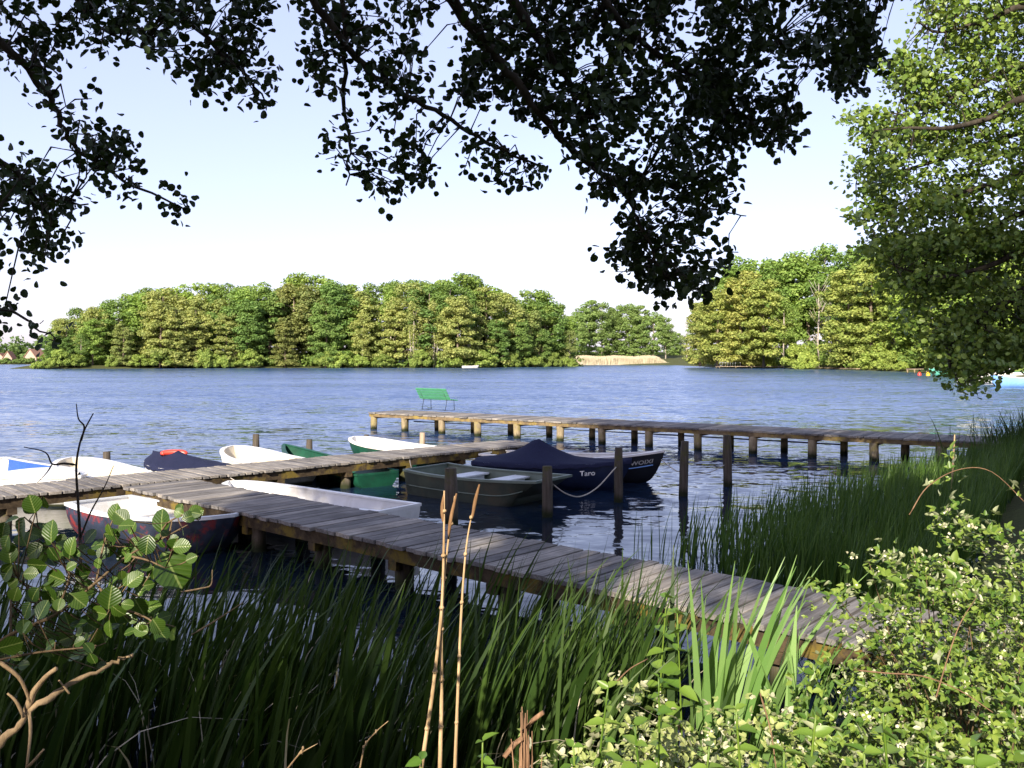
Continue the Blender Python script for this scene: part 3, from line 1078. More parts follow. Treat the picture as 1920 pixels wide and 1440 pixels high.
def tree_proto(kind, seed):
    """returns (trunk object data, crown object data) for a tree 20 m tall standing at the origin"""
    r = np.random.default_rng(seed)
    rr = random.Random(seed)
    C, R = [], []
    tr = MB()
    if kind == 'round':
        Hh, cz, rx, rz = 20, 10.8, 4.7, 8.9
        for _ in range(92):
            d = unit(r, 1)[0]
            k = r.uniform(0.45, 1.0) ** 0.5
            c = np.array([d[0] * rx * k, d[1] * rx * k, cz + d[2] * rz * k])
            C.append(c); R.append(r.uniform(0.9, 1.6))
        flat, per, cs = 0.8, 66, 0.46
        tr.tube([(0, 0, -0.5), (0.15, 0, 5), (-0.1, 0.1, 10), (0, 0, 17)], [0.36, 0.28, 0.2, 0.06], 8)
    elif kind == 'layered':
        for lv in range(14):
            z = (1.0 if seed == 5 else 3.0) + lv * (1.36 if seed == 5 else 1.22) + r.uniform(-.5, .5)
            rad = 4.5 * math.sin(min(1, (20.9 - z) / 7.5) * PI / 2) ** 0.8 * r.uniform(0.75, 1.1)
            nb = int(4 + rad * 1.6)
            for k in range(nb):
                a = r.uniform(0, 2 * PI)
                q = rad * r.uniform(0.35, 1.0)
                C.append(np.array([math.cos(a) * q, math.sin(a) * q, z - q * 0.10 + r.uniform(-.7, .7)])); R.append(r.uniform(0.9, 1.5))
        flat, per, cs = 0.62, 68, 0.44
        tr.tube([(0, 0, -0.5), (0.1, 0, 6), (0.1, 0.1, 12), (0, 0, 19)], [0.32, 0.26, 0.17, 0.05], 8)
    elif kind == 'birch':
        for _ in range(60):
            z = 3.0 + 16.3 * r.random() ** 0.8
            rad = 3.3 * math.sin(min(1, max(0.12, (20.6 - z) / 9)) * PI / 2) * (0.62 if z < 9 else 1)
            a = r.uniform(0, 2 * PI); q = rad * r.uniform(0.2, 1.0)
            C.append(np.array([math.cos(a) * q, math.sin(a) * q, z])); R.append(r.uniform(0.7, 1.2))
        flat, per, cs = 1.25, 60, 0.36
        tr.tube([(0, 0, -0.5), (0.25, 0.1, 6), (0.05, 0, 12), (0.2, 0, 18.5)], [0.22, 0.17, 0.11, 0.03], 7)
        tr.tube([(0.3, 0.2, -0.3), (0.9, 0.3, 5), (1.2, 0.3, 11)], [0.16, 0.12, 0.04], 6)
    elif kind == 'tall':
        for _ in range(62):
            z = 4.5 + 15 * r.random()
            rad = 3.2 * (1 - abs((z - 11) / 10.5) ** 2.4) + 0.4
            a = r.uniform(0, 2 * PI); q = rad * r.uniform(0.35, 1.0)
            C.append(np.array([math.cos(a) * q, math.sin(a) * q, z])); R.append(r.uniform(0.8, 1.5))
        flat, per, cs = 0.85, 66, 0.43
        tr.tube([(0, 0, -0.5), (0.1, 0, 6), (0, 0.1, 12), (0, 0, 18)], [0.26, 0.2, 0.14, 0.04], 8)
    elif kind == 'shrub':       # 20 m scale is shrunk on placing
        for _ in range(46):
            d = unit(r, 1)[0]; d[2] = abs(d[2])
            k = r.uniform(0.5, 1.0)
            C.append(np.array([d[0] * 13 * k, d[1] * 13 * k, 1.5 + d[2] * 16 * k])); R.append(r.uniform(2.4, 4.2))
        flat, per, cs = 0.85, 14, 1.35
        tr.tube([(0, 0, -1), (0.5, 0, 6), (1, 0.3, 13)], [0.6, 0.4, 0.1], 6)
        tr.tube([(0.4, 0, -1), (-2, 1, 6), (-4, 1.5, 11)], [0.5, 0.3, 0.1], 6)
    elif kind == 'bare':
        for _ in range(16):
            z = 7 + 12 * r.random(); a = r.uniform(0, 2 * PI); q = 2.2 * r.random()
            C.append(np.array([math.cos(a) * q, math.sin(a) * q, z])); R.append(r.uniform(0.6, 1.0))
        flat, per, cs = 1.0, 16, 0.34
        tr.tube([(0, 0, -0.5), (0.2, 0, 6), (-0.1, 0, 13), (0.1, 0, 20)], [0.24, 0.19, 0.12, 0.03], 7)
        for _ in range(34):
            z = rr.uniform(4, 18); a = rr.uniform(0, 2 * PI); l = rr.uniform(1.2, 3.0)
            tr.tube([(0, 0, z), (math.cos(a) * l * .5, math.sin(a) * l * .5, z + l * .55), (math.cos(a) * l, math.sin(a) * l, z + l * 1.35)], [0.07, 0.05, 0.025], 5)
    if kind in ('round', 'layered', 'tall', 'birch'):
        for k in range(12):
            c = C[rr.randrange(len(C))]
            z0 = max(1.5, c[2] - rr.uniform(1.5, 3))
            tr.tube([(0, 0, z0), (c[0] * .5, c[1] * .5, (z0 + c[2]) / 2), tuple(c)], [0.10, 0.07, 0.03], 5, caps=False)
    V, Fa, tint = blob_crown(np.array(C), R, per, cs, r, flat)
    return tr, (V, Fa, tint)


PROTO = {}


def make_protos():
    spec = {'round': ('round', 3), 'round_b': ('round', 31), 'layered': ('layered', 5), 'layered_b': ('layered', 55), 'birch': ('birch', 7), 'tall': ('tall', 9), 'shrub': ('shrub', 12), 'shrub_b': ('shrub', 13), 'bare': ('bare', 15)}
    for k, (kd, sd) in spec.items():
        tr, cr = tree_proto(kd, sd)
        PROTO[k] = dict(tr=tr, cr=cr, first=None, kd=kd)


make_protos()
KIND_NAME = {'round': 'broadleaf_tree', 'layered': 'alder_tree', 'birch': 'birch_tree', 'tall': 'slender_tree', 'shrub': 'shoreline_shrub', 'bare': 'bare_tree'}


def place_tree(pk, x, y, h, label, group, col=(1, 1, 1), wide=1.0, z=None, cat='tree'):
    pr = PROTO[pk]
    kd = pr['kd']
    gz = float(ground_z(np.array([x]), np.array([y]))[0]) if z is None else z
    s = h / 20.0
    if pr['first'] is None:
        root = empty(KIND_NAME[kd], (0, 0, 0))
        t = pr['tr'].build('trunk', M['bark_pale'] if kd in ('birch', 'bare', 'tall') else M['bark_far'], root, True, True)
        V, Fa, tint = pr['cr']
        c = raw_mesh('crown', V, Fa, M['leaf_far'], root, False, tint, True)
        pr['first'] = (root, t, c)
        objs = (root, t, c)
    else:
        r0, t0, c0 = pr['first']
        root, t, c = r0.copy(), t0.copy(), c0.copy()
        for o in (root, t, c): COL.objects.link(o)
        t.parent = root; c.parent = root
        objs = (root, t, c)
    root.location = (x, y, max(0.0, gz) - 0.05)
    root.rotation_euler = (0, 0, random.uniform(0, 2 * PI))
    root.scale = (s * wide, s * wide, s)
    objs[2].color = (*col, 1)
    tag(root, label, cat, group)
    return root


ORD = ['first', 'second', 'third', 'fourth', 'fifth', 'sixth', 'seventh', 'eighth', 'ninth', 'tenth', 'eleventh', 'twelfth', 'thirteenth', 'fourteenth', 'fifteenth', 'sixteenth', 'seventeenth', 'eighteenth', 'nineteenth', 'twentieth',
       'twenty-first', 'twenty-second', 'twenty-third', 'twenty-fourth', 'twenty-fifth', 'twenty-sixth', 'twenty-seventh', 'twenty-eighth', 'twenty-ninth', 'thirtieth']
DESC = {'round': 'round-crowned tree', 'round_b': 'round-crowned tree', 'layered': 'tiered alder', 'layered_b': 'tiered alder', 'birch': 'airy birch', 'tall': 'slender tree', 'bare': 'bare pale tree', 'shrub': 'shrub', 'shrub_b': 'shrub'}


def skyline(px):
    xs = [60, 85, 120, 190, 250, 300, 340, 400, 450, 510, 560, 620, 690, 740, 800, 850, 890, 950, 1000, 1050, 1085]
    ys = [660, 630, 585, 562, 545, 528, 522, 518, 520, 524, 512, 516, 528, 524, 516, 508, 522, 545, 542, 572, 600]
    return float(np.interp(px, xs, ys))


def peninsula():
    rnd = random.Random(5)
    rows = [(0.30, 1.4, 0, 'front row'), (0.72, 7.5, 1, 'second row'), (1.0, 16, 2, 'back row')]
    for frac, back, ri, rowname in rows:
        px = 92 + ri * 9
        i = 0
        pend = []
        while px < 1085:
            wl = np.interp(px, [60, 120, 500, 880, 1060], [692, 691.5, 690, 689.8, 687.5])
            Y = F * H / (wl - HY) + back + rnd.uniform(-1, 2.5) + (rnd.choice((0, 0, 3.5)) if ri == 0 else 0)
            X = (px - CX) / F * Y
            top = skyline(px)
            hfull = H + (HY - top) / F * Y
            k = {0: rnd.uniform(0.52, 0.80), 1: rnd.uniform(0.80, 0.97), 2: rnd.uniform(0.94, 1.03)}[ri]
            gz = float(ground_z(np.array([X]), np.array([Y]))[0])
            h = max(4, hfull * k - max(0, gz))
            if ri == 0:
                kind = rnd.choices(['layered', 'layered_b', 'tall', 'birch', 'round'], [4, 4, 2, 2.2, 1])[0]
                if 500 < px < 590: kind = rnd.choice(['layered', 'tall']); h *= 0.85
                if 690 < px < 860: kind = rnd.choice(['birch', 'birch', 'layered_b'])
            elif ri == 1:
                kind = rnd.choices(['round', 'round_b', 'layered', 'tall', 'birch'], [4, 4, 2, 2, 1.2])[0]
            else:
                kind = rnd.choices(['round', 'round_b', 'tall'], [4, 4, 1])[0]
            base = np.array(rnd.choice([(1.0, 1.0, 0.9), (0.75, 0.95, 0.7), (1.15, 1.1, 0.95), (1.3, 1.2, 1.05), (0.55, 0.75, 0.55), (0.9, 1.1, 0.7)]))
            if ri == 2: base = np.array(rnd.choice([(0.8, 0.95, 0.6), (0.95, 1.1, 0.65), (0.65, 0.8, 0.55)]))
            if 690 < px < 860 and ri == 0: base = np.array((1.3, 1.2, 1.05))
            if 520 < px < 600 and ri < 2: base = base * 0.7  # crowns at the wood's dark gap: its shade is put into their colour
            pend.append((kind, X, Y, h, tuple(base * rnd.uniform(0.92, 1.08))))
            step = {0: 38, 1: 42, 2: 50}[ri]
            if ri == 0 and rnd.random() < 0.22: step *= 1.7
            px += step * rnd.uniform(0.75, 1.2) * (0.75 if px < 180 else 1)
        for n, (kind, X, Y, h, c) in enumerate(pend):
            if ri == 0:
                lab = f'{DESC[kind]}, {ORD[n]} from the left in the waterside row of the wooded point'
            elif ri == 1:
                lab = f'{DESC[kind]} rising behind, {ORD[n]} from left in the middle row of the wooded point'
            else:
                lab = f'tall dark {DESC[kind]}, {ORD[n]} from left along the top of the wooded point'
            place_tree(kind, X, Y, h, lab, f'trees of the wooded point, {rowname}', c, 1.25 if kind != 'birch' else 1.15)
    # shrubs along the waterline
    for n, px in enumerate([70, 88, 112, 140, 215, 262, 300, 345, 388, 420, 470, 610, 640, 672, 720, 790, 850, 905, 960, 1000, 1035, 1060]):
        wl = np.interp(px, [60, 120, 500, 880, 1060], [692, 691.5, 690, 689.8, 687.5])
        Y = F * H / (wl - HY) + rnd.uniform(0.2, 1.0)
        h = rnd.uniform(2.6, 5.6) if px > 100 else rnd.uniform(1.6, 2.6)
        place_tree(rnd.choice(['shrub', 'shrub_b']), (px - CX) / F * Y, Y, h, f'low green shrub, {ORD[n]} from the left along the waterline of the wooded point', 'shrubs along the wooded point', tuple(np.array((1.1, 1.2, 0.8)) * rnd.uniform(0.75, 1.15)), rnd.uniform(0.8, 1.5), None, 'shrub')


def right_shore():
    rnd = random.Random(8)
    # bay at the back
    for n, (px, top, wl, kind) in enumerate([(1075, 585, 683.5, 'round'), (1105, 566, 683, 'layered'), (1128, 572, 683, 'tall'), (1150, 580, 683, 'layered_b'), (1175, 572, 683, 'round_b'), (1200, 576, 683, 'layered'), (1225, 585, 683, 'round'), (1248, 600, 683, 'tall'), (1262, 625, 682, 'round_b'), (1276, 628, 682, 'layered'), (1288, 606, 683, 'bare')]):
        Y = F * H / (wl - HY) + rnd.uniform(-4, 6)
        h = H + (HY - top) / F * Y
        place_tree(kind, (px - CX) / F * Y, Y, h, f'{DESC[kind]}, {ORD[n]} from the left behind the tan reed bed of the bay', 'trees round the bay', tuple(np.array((0.8, 0.95, 0.8)) * rnd.uniform(0.85, 1.15)), 1.15, 1.0)
    pend = []
    spec = [  # px, top, distance, kind, colour
        (1312, 566, 236, 'layered', (1.2, 1.1, 0.9)), (1345, 540, 226, 'layered_b', (1.15, 1.1, 0.8)), (1390, 505, 222, 'layered', (1.3, 1.15, 0.85)), (1432, 520, 216, 'layered_b', (1.15, 1.12, 0.8)),
        (1470, 560, 214, 'tall', (0.8, 0.95, 0.6)), (1535, 530, 208, 'bare', (1.2, 1.0, 0.9)), (1556, 555, 206, 'bare', (1.2, 1.0, 0.9)), (1590, 505, 196, 'layered', (1.15, 1.12, 0.8)), (1635, 480, 190, 'layered_b', (1.1, 1.1, 0.75)),
        (1680, 500, 180, 'layered', (1.1, 1.15, 0.7)), (1730, 490, 172, 'round', (1.0, 1.15, 0.6)), (1775, 500, 160, 'layered', (1.1, 1.15, 0.7)), (1830, 480, 140, 'round_b', (0.9, 1.1, 0.6)), (1885, 470, 125, 'layered_b', (1.0, 1.1, 0.6)), (1935, 450, 115, 'round', (0.95, 1.1, 0.6)),
    ]
    for n, (px, top, Y, kind, c) in enumerate(spec):
        h = H + (HY - top) / F * Y - 0.8
        place_tree(kind, (px - CX) / F * Y, Y, h, f'{DESC[kind]}, {ORD[n]} from the left at the water of the right-hand shore', 'trees along the right-hand shore, front row', c, 1.2 if kind != 'bare' else 1.0, 0.8)
    back = [(1330, 560, 250, 'round'), (1375, 490, 246, 'round_b'), (1410, 468, 240, 'round'), (1450, 478, 238, 'round_b'), (1495, 470, 232, 'round'), (1530, 462, 228, 'round_b'), (1562, 456, 224, 'tall'), (1600, 470, 215, 'round'), (1640, 452, 208, 'round_b'), (1685, 440, 200, 'round'), (1735, 430, 190, 'round_b'), (1790, 420, 180, 'round'), (1850, 410, 165, 'round_b'), (1915, 400, 150, 'round')]
    for n, (px, top, Y, kind) in enumerate(back):
        h = H + (HY - top) / F * Y - 2
        c = rnd.choice([(0.75, 0.95, 0.6), (0.9, 1.1, 0.7), (0.6, 0.8, 0.5)])
        place_tree(kind, (px - CX) / F * Y, Y + 6, h, f'tall {DESC[kind]}, {ORD[n]} from the left behind the right-hand shore', 'trees along the right-hand shore, back row', c, 1.2, 2.0)
    for n, (px, wl, h, k) in enumerate([(1408, 690, 5.2, 'shrub'), (1432, 690.5, 4.2, 'shrub_b'), (1497, 692, 6.0, 'shrub'), (1515, 692.5, 4.4, 'shrub_b'), (1620, 694, 4.0, 'shrub'), (1645, 695, 5.4, 'shrub_b'), (1668, 696, 4.0, 'shrub'), (1690, 697, 2.0, 'shrub_b'), (1800, 700, 3.2, 'shrub'), (1905, 706, 3.4, 'shrub_b')]):
        Y = F * H / (wl - HY) + 1.5
        place_tree(k, (px - CX) / F * Y, Y, h, f'bright yellow-green shrub, {ORD[n]} from the left along the right-hand shore', 'shrubs along the right-hand shore', tuple(np.array((1.25, 1.3, 0.8)) * rnd.uniform(0.9, 1.1)), 1.0, 0.3, 'shrub')
    # distant left shore with houses
    for n, px in enumerate((-6, 10, 30, 44, 56)):
        place_tree('shrub' if n % 2 else 'shrub_b', (px - CX) / F * 377, 377.5, rnd.uniform(2.0, 3.2), f'small dull shrub, {ORD[n]} from the left before the distant lake houses', 'shrubs on the distant left shore', (0.75, 0.9, 0.75), 1.3, 0.3, 'shrub')
    for n, (px, top, kind) in enumerate([(-25, 640, 'round'), (2, 650, 'round_b'), (18, 642, 'layered'), (36, 645, 'round'), (52, 643, 'round_b'), (68, 652, 'layered'), (84, 658, 'round')]):
        Y = 388 + rnd.uniform(0, 6)
        h = H + (HY - top) / F * Y - 0.6
        place_tree(kind, (px - CX) / F * Y, Y, h, f'{DESC[kind]}, {ORD[n]} from the left on the distant shore with the houses', 'trees on the distant left shore', (0.75, 0.95, 0.85), 1.3, 0.8)


peninsula()
right_shore()


def understory():
    """low leafy mass under the far trees"""
    r = np.random.default_rng(91)
    C, R = [], []
    for px in np.arange(80, 1085, 7.0):
        wl = np.interp(px, [60, 120, 500, 880, 1060], [692, 691.5, 690, 689.8, 687.5])
        for back, hh in ((4, 3.2), (9, 5.0), (15, 6.5)):
            Y = F * H / (wl - HY) + back
            hs = hh * r.uniform(0.6, 1.1) * (0.5 if px < 130 else 1)
            for z in np.arange(0.8, hs, 1.5):
                C.append([(px - CX) / F * Y + r.normal(0, .6), Y + r.normal(0, .8), z + r.normal(0, .3)]); R.append(r.uniform(0.9, 1.4))
    for px in np.arange(1062, 1960, 7.0):
        wl = np.interp(px, [1062, 1290, 1345, 1465, 1560, 1700, 1800, 1960], [682.5, 682.8, 689, 690, 692.5, 697, 701, 712])
        for back, hh in ((5, 3.0), (10, 5.5), (15, 7.0)):
            Y = F * H / (wl - HY) + back + (10 if px < 1290 else 0)
            if px < 1250: hh *= 0.8
            for z in np.arange(0.8, hh * r.uniform(0.6, 1.1), 1.5):
                C.append([(px - CX) / F * Y + r.normal(0, .6), Y + r.normal(0, .8), z + 0.6 + r.normal(0, .3)]); R.append(r.uniform(0.9, 1.4))
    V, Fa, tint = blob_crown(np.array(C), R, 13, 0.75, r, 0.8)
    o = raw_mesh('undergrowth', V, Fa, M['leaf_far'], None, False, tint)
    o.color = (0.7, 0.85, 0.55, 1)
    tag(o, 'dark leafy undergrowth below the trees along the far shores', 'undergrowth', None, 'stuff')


understory()


def distant_wood():
    r = np.random.default_rng(95)
    C, R = [], []
    for x in np.arange(-640, -150, 4.0):
        y = np.interp(x, [-700, -260, -150], [384, 379, 379]) + r.uniform(6, 16)
        for z in np.arange(1.0, r.uniform(7, 13), 2.0):
            C.append([x + r.normal(0, 1.5), y + r.normal(0, 2), z]); R.append(r.uniform(1.8, 3.0))
    V, Fa, tint = blob_crown(np.array(C), R, 5, 1.5, r, 0.8)
    o = raw_mesh('distant_wood', V, Fa, M['leaf_far'], None, False, tint)
    o.color = (0.6, 0.75, 0.7, 1)
    tag(o, 'distant wooded shore at the left behind the lake houses', 'wood', None, 'stuff')


distant_wood()


def house(px, w, hwall, hroof, Y, label, rz=0.2):
    x = (px - CX) / F * Y
    root = empty('lake_house', (x, Y, 0.55), rz)
    tag(root, label, 'house', 'houses on the distant left shore')
    d = w * 0.9
    m = MB(); m.box((0, 0, hwall / 2), (w, d, hwall)); m.add([(-w / 2, -d / 2, hwall), (w / 2, -d / 2, hwall), (0, -d / 2, hwall + hroof)], [(0, 1, 2)])
    m.add([(-w / 2, d / 2, hwall), (w / 2, d / 2, hwall), (0, d / 2, hwall + hroof)], [(2, 1, 0)])
    m.build('wall', M['wall'], root, False, True)
    r = MB()
    for s in (-1, 1):
        r.beam((s * (w / 2 + 0.35), 0, hwall - 0.2), (0, 0, hwall + hroof + 0.12), d + 0.6, 0.18)
    r.build('roof', M['roof'], root, False, True)
    for k in (-1, 1):
        q = MB(); q.box((k * w * 0.24, -d / 2 - 0.02, hwall * 0.55), (w * 0.2, 0.06, hwall * 0.42)); q.build('window', M['glass'], root, False, True)


house(2, 5, 1.9, 2.3, 381, 'low house with pale gable, leftmost on the distant shore', 0.1)
house(18, 3.8, 1.9, 3.0, 380, 'narrow gabled lake house in the middle of the distant shore', 0.0)
house(66, 6.4, 2.1, 3.8, 381, 'largest lake house with steep brown roof beside the wooded point', -0.25)


# dry reed bed in the bay
def reed_bed():
    r = np.random.default_rng(4)
    n = 14000
    X = r.uniform(20.5, 60, n); Y = r.uniform(336, 349, n)
    h = (r.uniform(1.7, 3.2, n) + 0.2 * np.sin(X * 0.5) + (Y - 336) * 0.05) * np.clip(np.minimum(X - 19.5, 61 - X) / 5, 0.35, 1)
    w = r.uniform(0.06, 0.13, n)
    lean = r.normal(0, 0.35, (n, 2))
    b = np.stack([X, Y, np.full(n, -0.1)], -1)
    s = np.stack([w, np.zeros(n), np.zeros(n)], -1)
    top = b + np.stack([lean[:, 0], lean[:, 1], h], -1)
    V = np.stack([b - s, b + s, top + s * .4, top - s * .4], 1).reshape(-1, 3)
    tag(raw_mesh('reed_bed', V, np.arange(4 * n).reshape(n, 4), M['reed_dry'], None, False, r.random(n)), 'pale tan reed bed at the back of the bay', 'reeds', None, 'stuff')


reed_bed()


# small jetties and boats on the far shores
def small_jetty(p0, p1, z, w, label, rail=None, post_n=5):
    p0, p1 = Vector((p0[0], p0[1])), Vector((p1[0], p1[1]))
    rz = local_dir(p0, p1); L = (p1 - p0).length
    root = empty('small_jetty', (p0.x, p0.y, 0), rz)
    tag(root, label, 'jetty', 'small jetties on the right-hand shore')
    deck_board_mesh(L, w, w, 0.3, 0.03, 0.1, z).build('deck', M['deck_far'], root, local=True)
    for i in range(post_n):
        for s in (-1, 1):
            m = MB(); m.tube([(0.2 + (L - 0.4) * i / (post_n - 1), s * (w / 2 - 0.15), -0.6), (0.2 + (L - 0.4) * i / (post_n - 1), s * (w / 2 - 0.15), z - 0.1)], 0.16, 7)
            m.build('post', M['post_far'], root, True, True)
    if rail:
        m = MB()
        a, b = rail
        n = 9
        for i in range(n):
            x = a + (b - a) * i / (n - 1)
            m.tube([(x, -w / 2 + 0.1, z), (x + random.uniform(-.1, .1), -w / 2 + 0.1, z + 1.0)], 0.055, 6)
        m.tube([(a, -w / 2 + 0.1, z + 1.0), (b, -w / 2 + 0.1, z + 1.0)], 0.05, 6)
        m.tube([(a, -w / 2 + 0.1, z + 0.1), (a + 2, -w / 2 + 0.1, z + 0.95)], 0.05, 6)
        m.build('railing', M['seat_grey'], root, True, True)


a0, a1 = G(1345, 691), G(1466, 690.5)
small_jetty(a0, a1, 0.55, 1.8, 'small jetty with a pale railing below the tiered alders', (0.3, 6.0), 5)
a0, a1 = G(1543, 692), G(1612, 694)
small_jetty(a0, a1, 0.35, 1.4, 'low white landing stage beside the bright shrub', None, 4)
a0, a1 = G(1707, 700), G(1775, 699)
small_jetty(a0, a1, 0.75, 1.6, 'low jetty behind the red and yellow buoys', None, 4)
a0, a1 = G(1252, 682.5), G(1318, 683)
small_jetty(a0, a1, 0.7, 2.0, 'distant landing stage at the right end of the reed bed', None, 5)


def far_boat(name, px, py, L, B, ang, label, **kw):
    p = G(px, py)
    d = Vector((math.cos(ang), math.sin(ang))) * L / 2
    return boat(name, label, (p.x - d.x, p.y - d.y), (p.x + d.x, p.y + d.y), B, group='boats on the far shores', cat='boat', **kw)


far_boat('rowing_boat', 1908, 726, 4.2, 1.5, 2.7, 'pale blue boat with white rim, cut by the right edge of the view', mid=0.85, bow=1.15, stern=0.9, style='point', hull='skyblue', inner='white', rim='white', seats=(0.4,))
far_boat('rowing_boat', 1893, 712, 5.0, 1.7, 2.8, 'pale green and white boat behind the blue boat at the right edge', mid=0.9, bow=1.2, stern=0.9, style='point', hull='white', inner='green_pale', rim='green_pale', seats=(0.4,))
far_boat('rowing_boat', 1845, 719, 5.5, 1.7, 2.95, 'white boat with its bow behind the hanging branch tip', mid=0.7, bow=1.0, stern=0.7, style='round', hull='white', inner='white', rim='white', seats=(0.4,))
far_boat('rowing_boat', 1775, 703, 5.0, 1.6, 2.9, 'green and white boat beside the low jetty with buoys', mid=0.8, bow=1.2, stern=0.8, style='point', hull='green_pale', inner='white', rim='white', seats=(0.4,))
far_boat('rowing_boat', 882, 690.5, 4.3, 1.5, 0.1, 'small white boat lying against the wooded point', mid=0.6, bow=0.8, stern=0.6, style='point', hull='white', inner='white', rim='white', seats=(0.4,))
for px, py, mt, lab in ((1724, 704, 'red', 'red buoy floating before the low jetty'), (1740, 704.5, 'yellow', 'yellow buoy floating before the low jetty')):
    p = G(px, py)
    m = MB(); pts = [(p.x, p.y, z) for z in (-0.3, -0.2, 0.0, 0.2, 0.38, 0.5, 0.56)]
    m.tube(pts, [0.05, 0.2, 0.28, 0.28, 0.2, 0.06, 0.04], 12)
    tag(m.build('buoy', M[mt], None, True), lab, 'buoy')
for px, top, py, lab in ((1883, 676, 712, 'taller white mooring pole among the boats at the right edge'), (1893, 688, 716, 'shorter white mooring pole among the boats at the right edge')):
    p = G(px, py)
    hz = H - (top - HY) / F * p.y
    m = MB(); m.tube([(p.x, p.y, -0.5), (p.x, p.y, hz)], 0.07, 8)
    tag(m.build('mooring_pole', M['white'], None, True), lab, 'pole')


# ------------------------------------------------------------------ trees behind the viewer (they shade the bank)
def lit_gap(P, extra=0.0):
    """true where foliage would shut the gaps that let the sun onto the bank"""
    bad = np.zeros(len(P), dtype=bool)
    for (x, y, z, rad) in LIT:
        rel = P - np.array([x, y, z])
        t = rel @ -SUN_D
        perp = np.linalg.norm(rel + t[:, None] * SUN_D[None], axis=1)
        bad |= (t > 0.8) & (perp < rad + extra)
    return bad


LIT = [(0.5, 3.2, 1.2, 0.85), (1.2, 3.3, 1.3, 0.85), (2.0, 3.9, 1.6, 0.95), (2.5, 4.4, 1.5, 0.8), (1.15, 4.6, 1.1, 0.75), (1.5, 4.6, 1.0, 0.65), (0.9, 2.5, 1.0, 0.5), (-0.78, 2.0, 1.95, 0.07), (-0.9, 2.0, 1.72, 0.07),
       (-1.2, 2.0, 1.85, 0.08), (-1.2, 1.95, 1.62, 0.1), (0.6, 8.6, 0.5, 0.28), (1.2, 8.0, 0.5, 0.3), (-0.3, 9.4, 0.5, 0.2), (-5.1, 13.6, 0.5, 0.35), (-5.0, 12.0, 0.3, 0.35), (7.4, 15.6, 0.6, 0.45), (-0.7, 5.2, 0.9, 0.2), (-2.3, 5.6, 1.0, 0.17), (0.25, 5.4, 0.8, 0.3), (-1.5, 4.9, 0.8, 0.14), (2.9, 4.6, 1.4, 0.7), (-0.3, 3.6, 1.2, 0.25), (-1.3, 1.95, 1.5, 0.1)]


def rear_trees():
    r = np.random.default_rng(21)
    spec = [(-9.0, -10.6, 22.8, 2.7, ''), (-5.4, -9.0, 21.5, 2.9, ''), (-1.2, -10.8, 20.4, 3.1, ''), (4.0, -9.6, 20.0, 3.3, ''), (9.0, -11, 18, 3.3, ''), (-10.2, -13.6, 25.0, 2.6, ''), (-8.0, -14.8, 23.0, 3.2, ''), (-1.0, -14.8, 22.6, 3.4, ''), (1.6, -12.6, 21.2, 3.2, '')]
    words = ['leaning to the left of the path', 'nearest behind the viewer', 'straight behind the viewer', 'behind and right of the viewer', 'furthest right behind the viewer', 'lowest and furthest left behind the viewer', 'second row, left', 'second row, right', 'middle of the gap behind the viewer']
    for (x, y, h, rad, _), wd in zip(spec, words):
        root = empty('broadleaf_tree', (x, y, 1.0))
        tag(root, 'shading broadleaf tree on the bank, ' + wd, 'tree', 'trees on the bank behind the viewer')
        t = MB(); t.tube([(x, y, 0.3), (x + .1, y, h * .4), (x, y, h * .9)], [0.3, 0.2, 0.06], 8)
        t.build('trunk', M['bark'], root, True)
        nb = int(190 * (h / 20) * (rad / 3.4))
        d = unit(r, nb)
        k = r.uniform(0.15, 1, (nb, 1)) ** 0.5
        d = d / (np.abs(d) ** 4).sum(1, keepdims=True) ** 0.25
        C = np.array([x, y, h * 0.53]) + d * k * np.array([rad, rad * .8, h * 0.45])
        C = C[~lit_gap(C, 0.35)]
        R = r.uniform(0.75, 1.15, len(C))
        V, Fa, tint = blob_crown(C, R, 60, 0.32, r, 0.8)
        cen = V.reshape(-1, 4, 3).mean(1)
        keep = ~lit_gap(cen, 0.0)
        V = V.reshape(-1, 4, 3)[keep].reshape(-1, 3)
        raw_mesh('crown', V, np.arange(len(V)).reshape(-1, 4), M['leaf_back'], root, False, tint[keep])


rear_trees()


# ------------------------------------------------------------------ overhanging alder at the top of the view
def inside(poly, x, y):
    c = False
    n = len(poly)
    for i in range(n):
        (x1, y1), (x2, y2) = poly[i], poly[(i + 1) % n]
        if (y1 > y) != (y2 > y) and x < (x2 - x1) * (y - y1) / (y2 - y1) + x1:
            c = not c
    return c


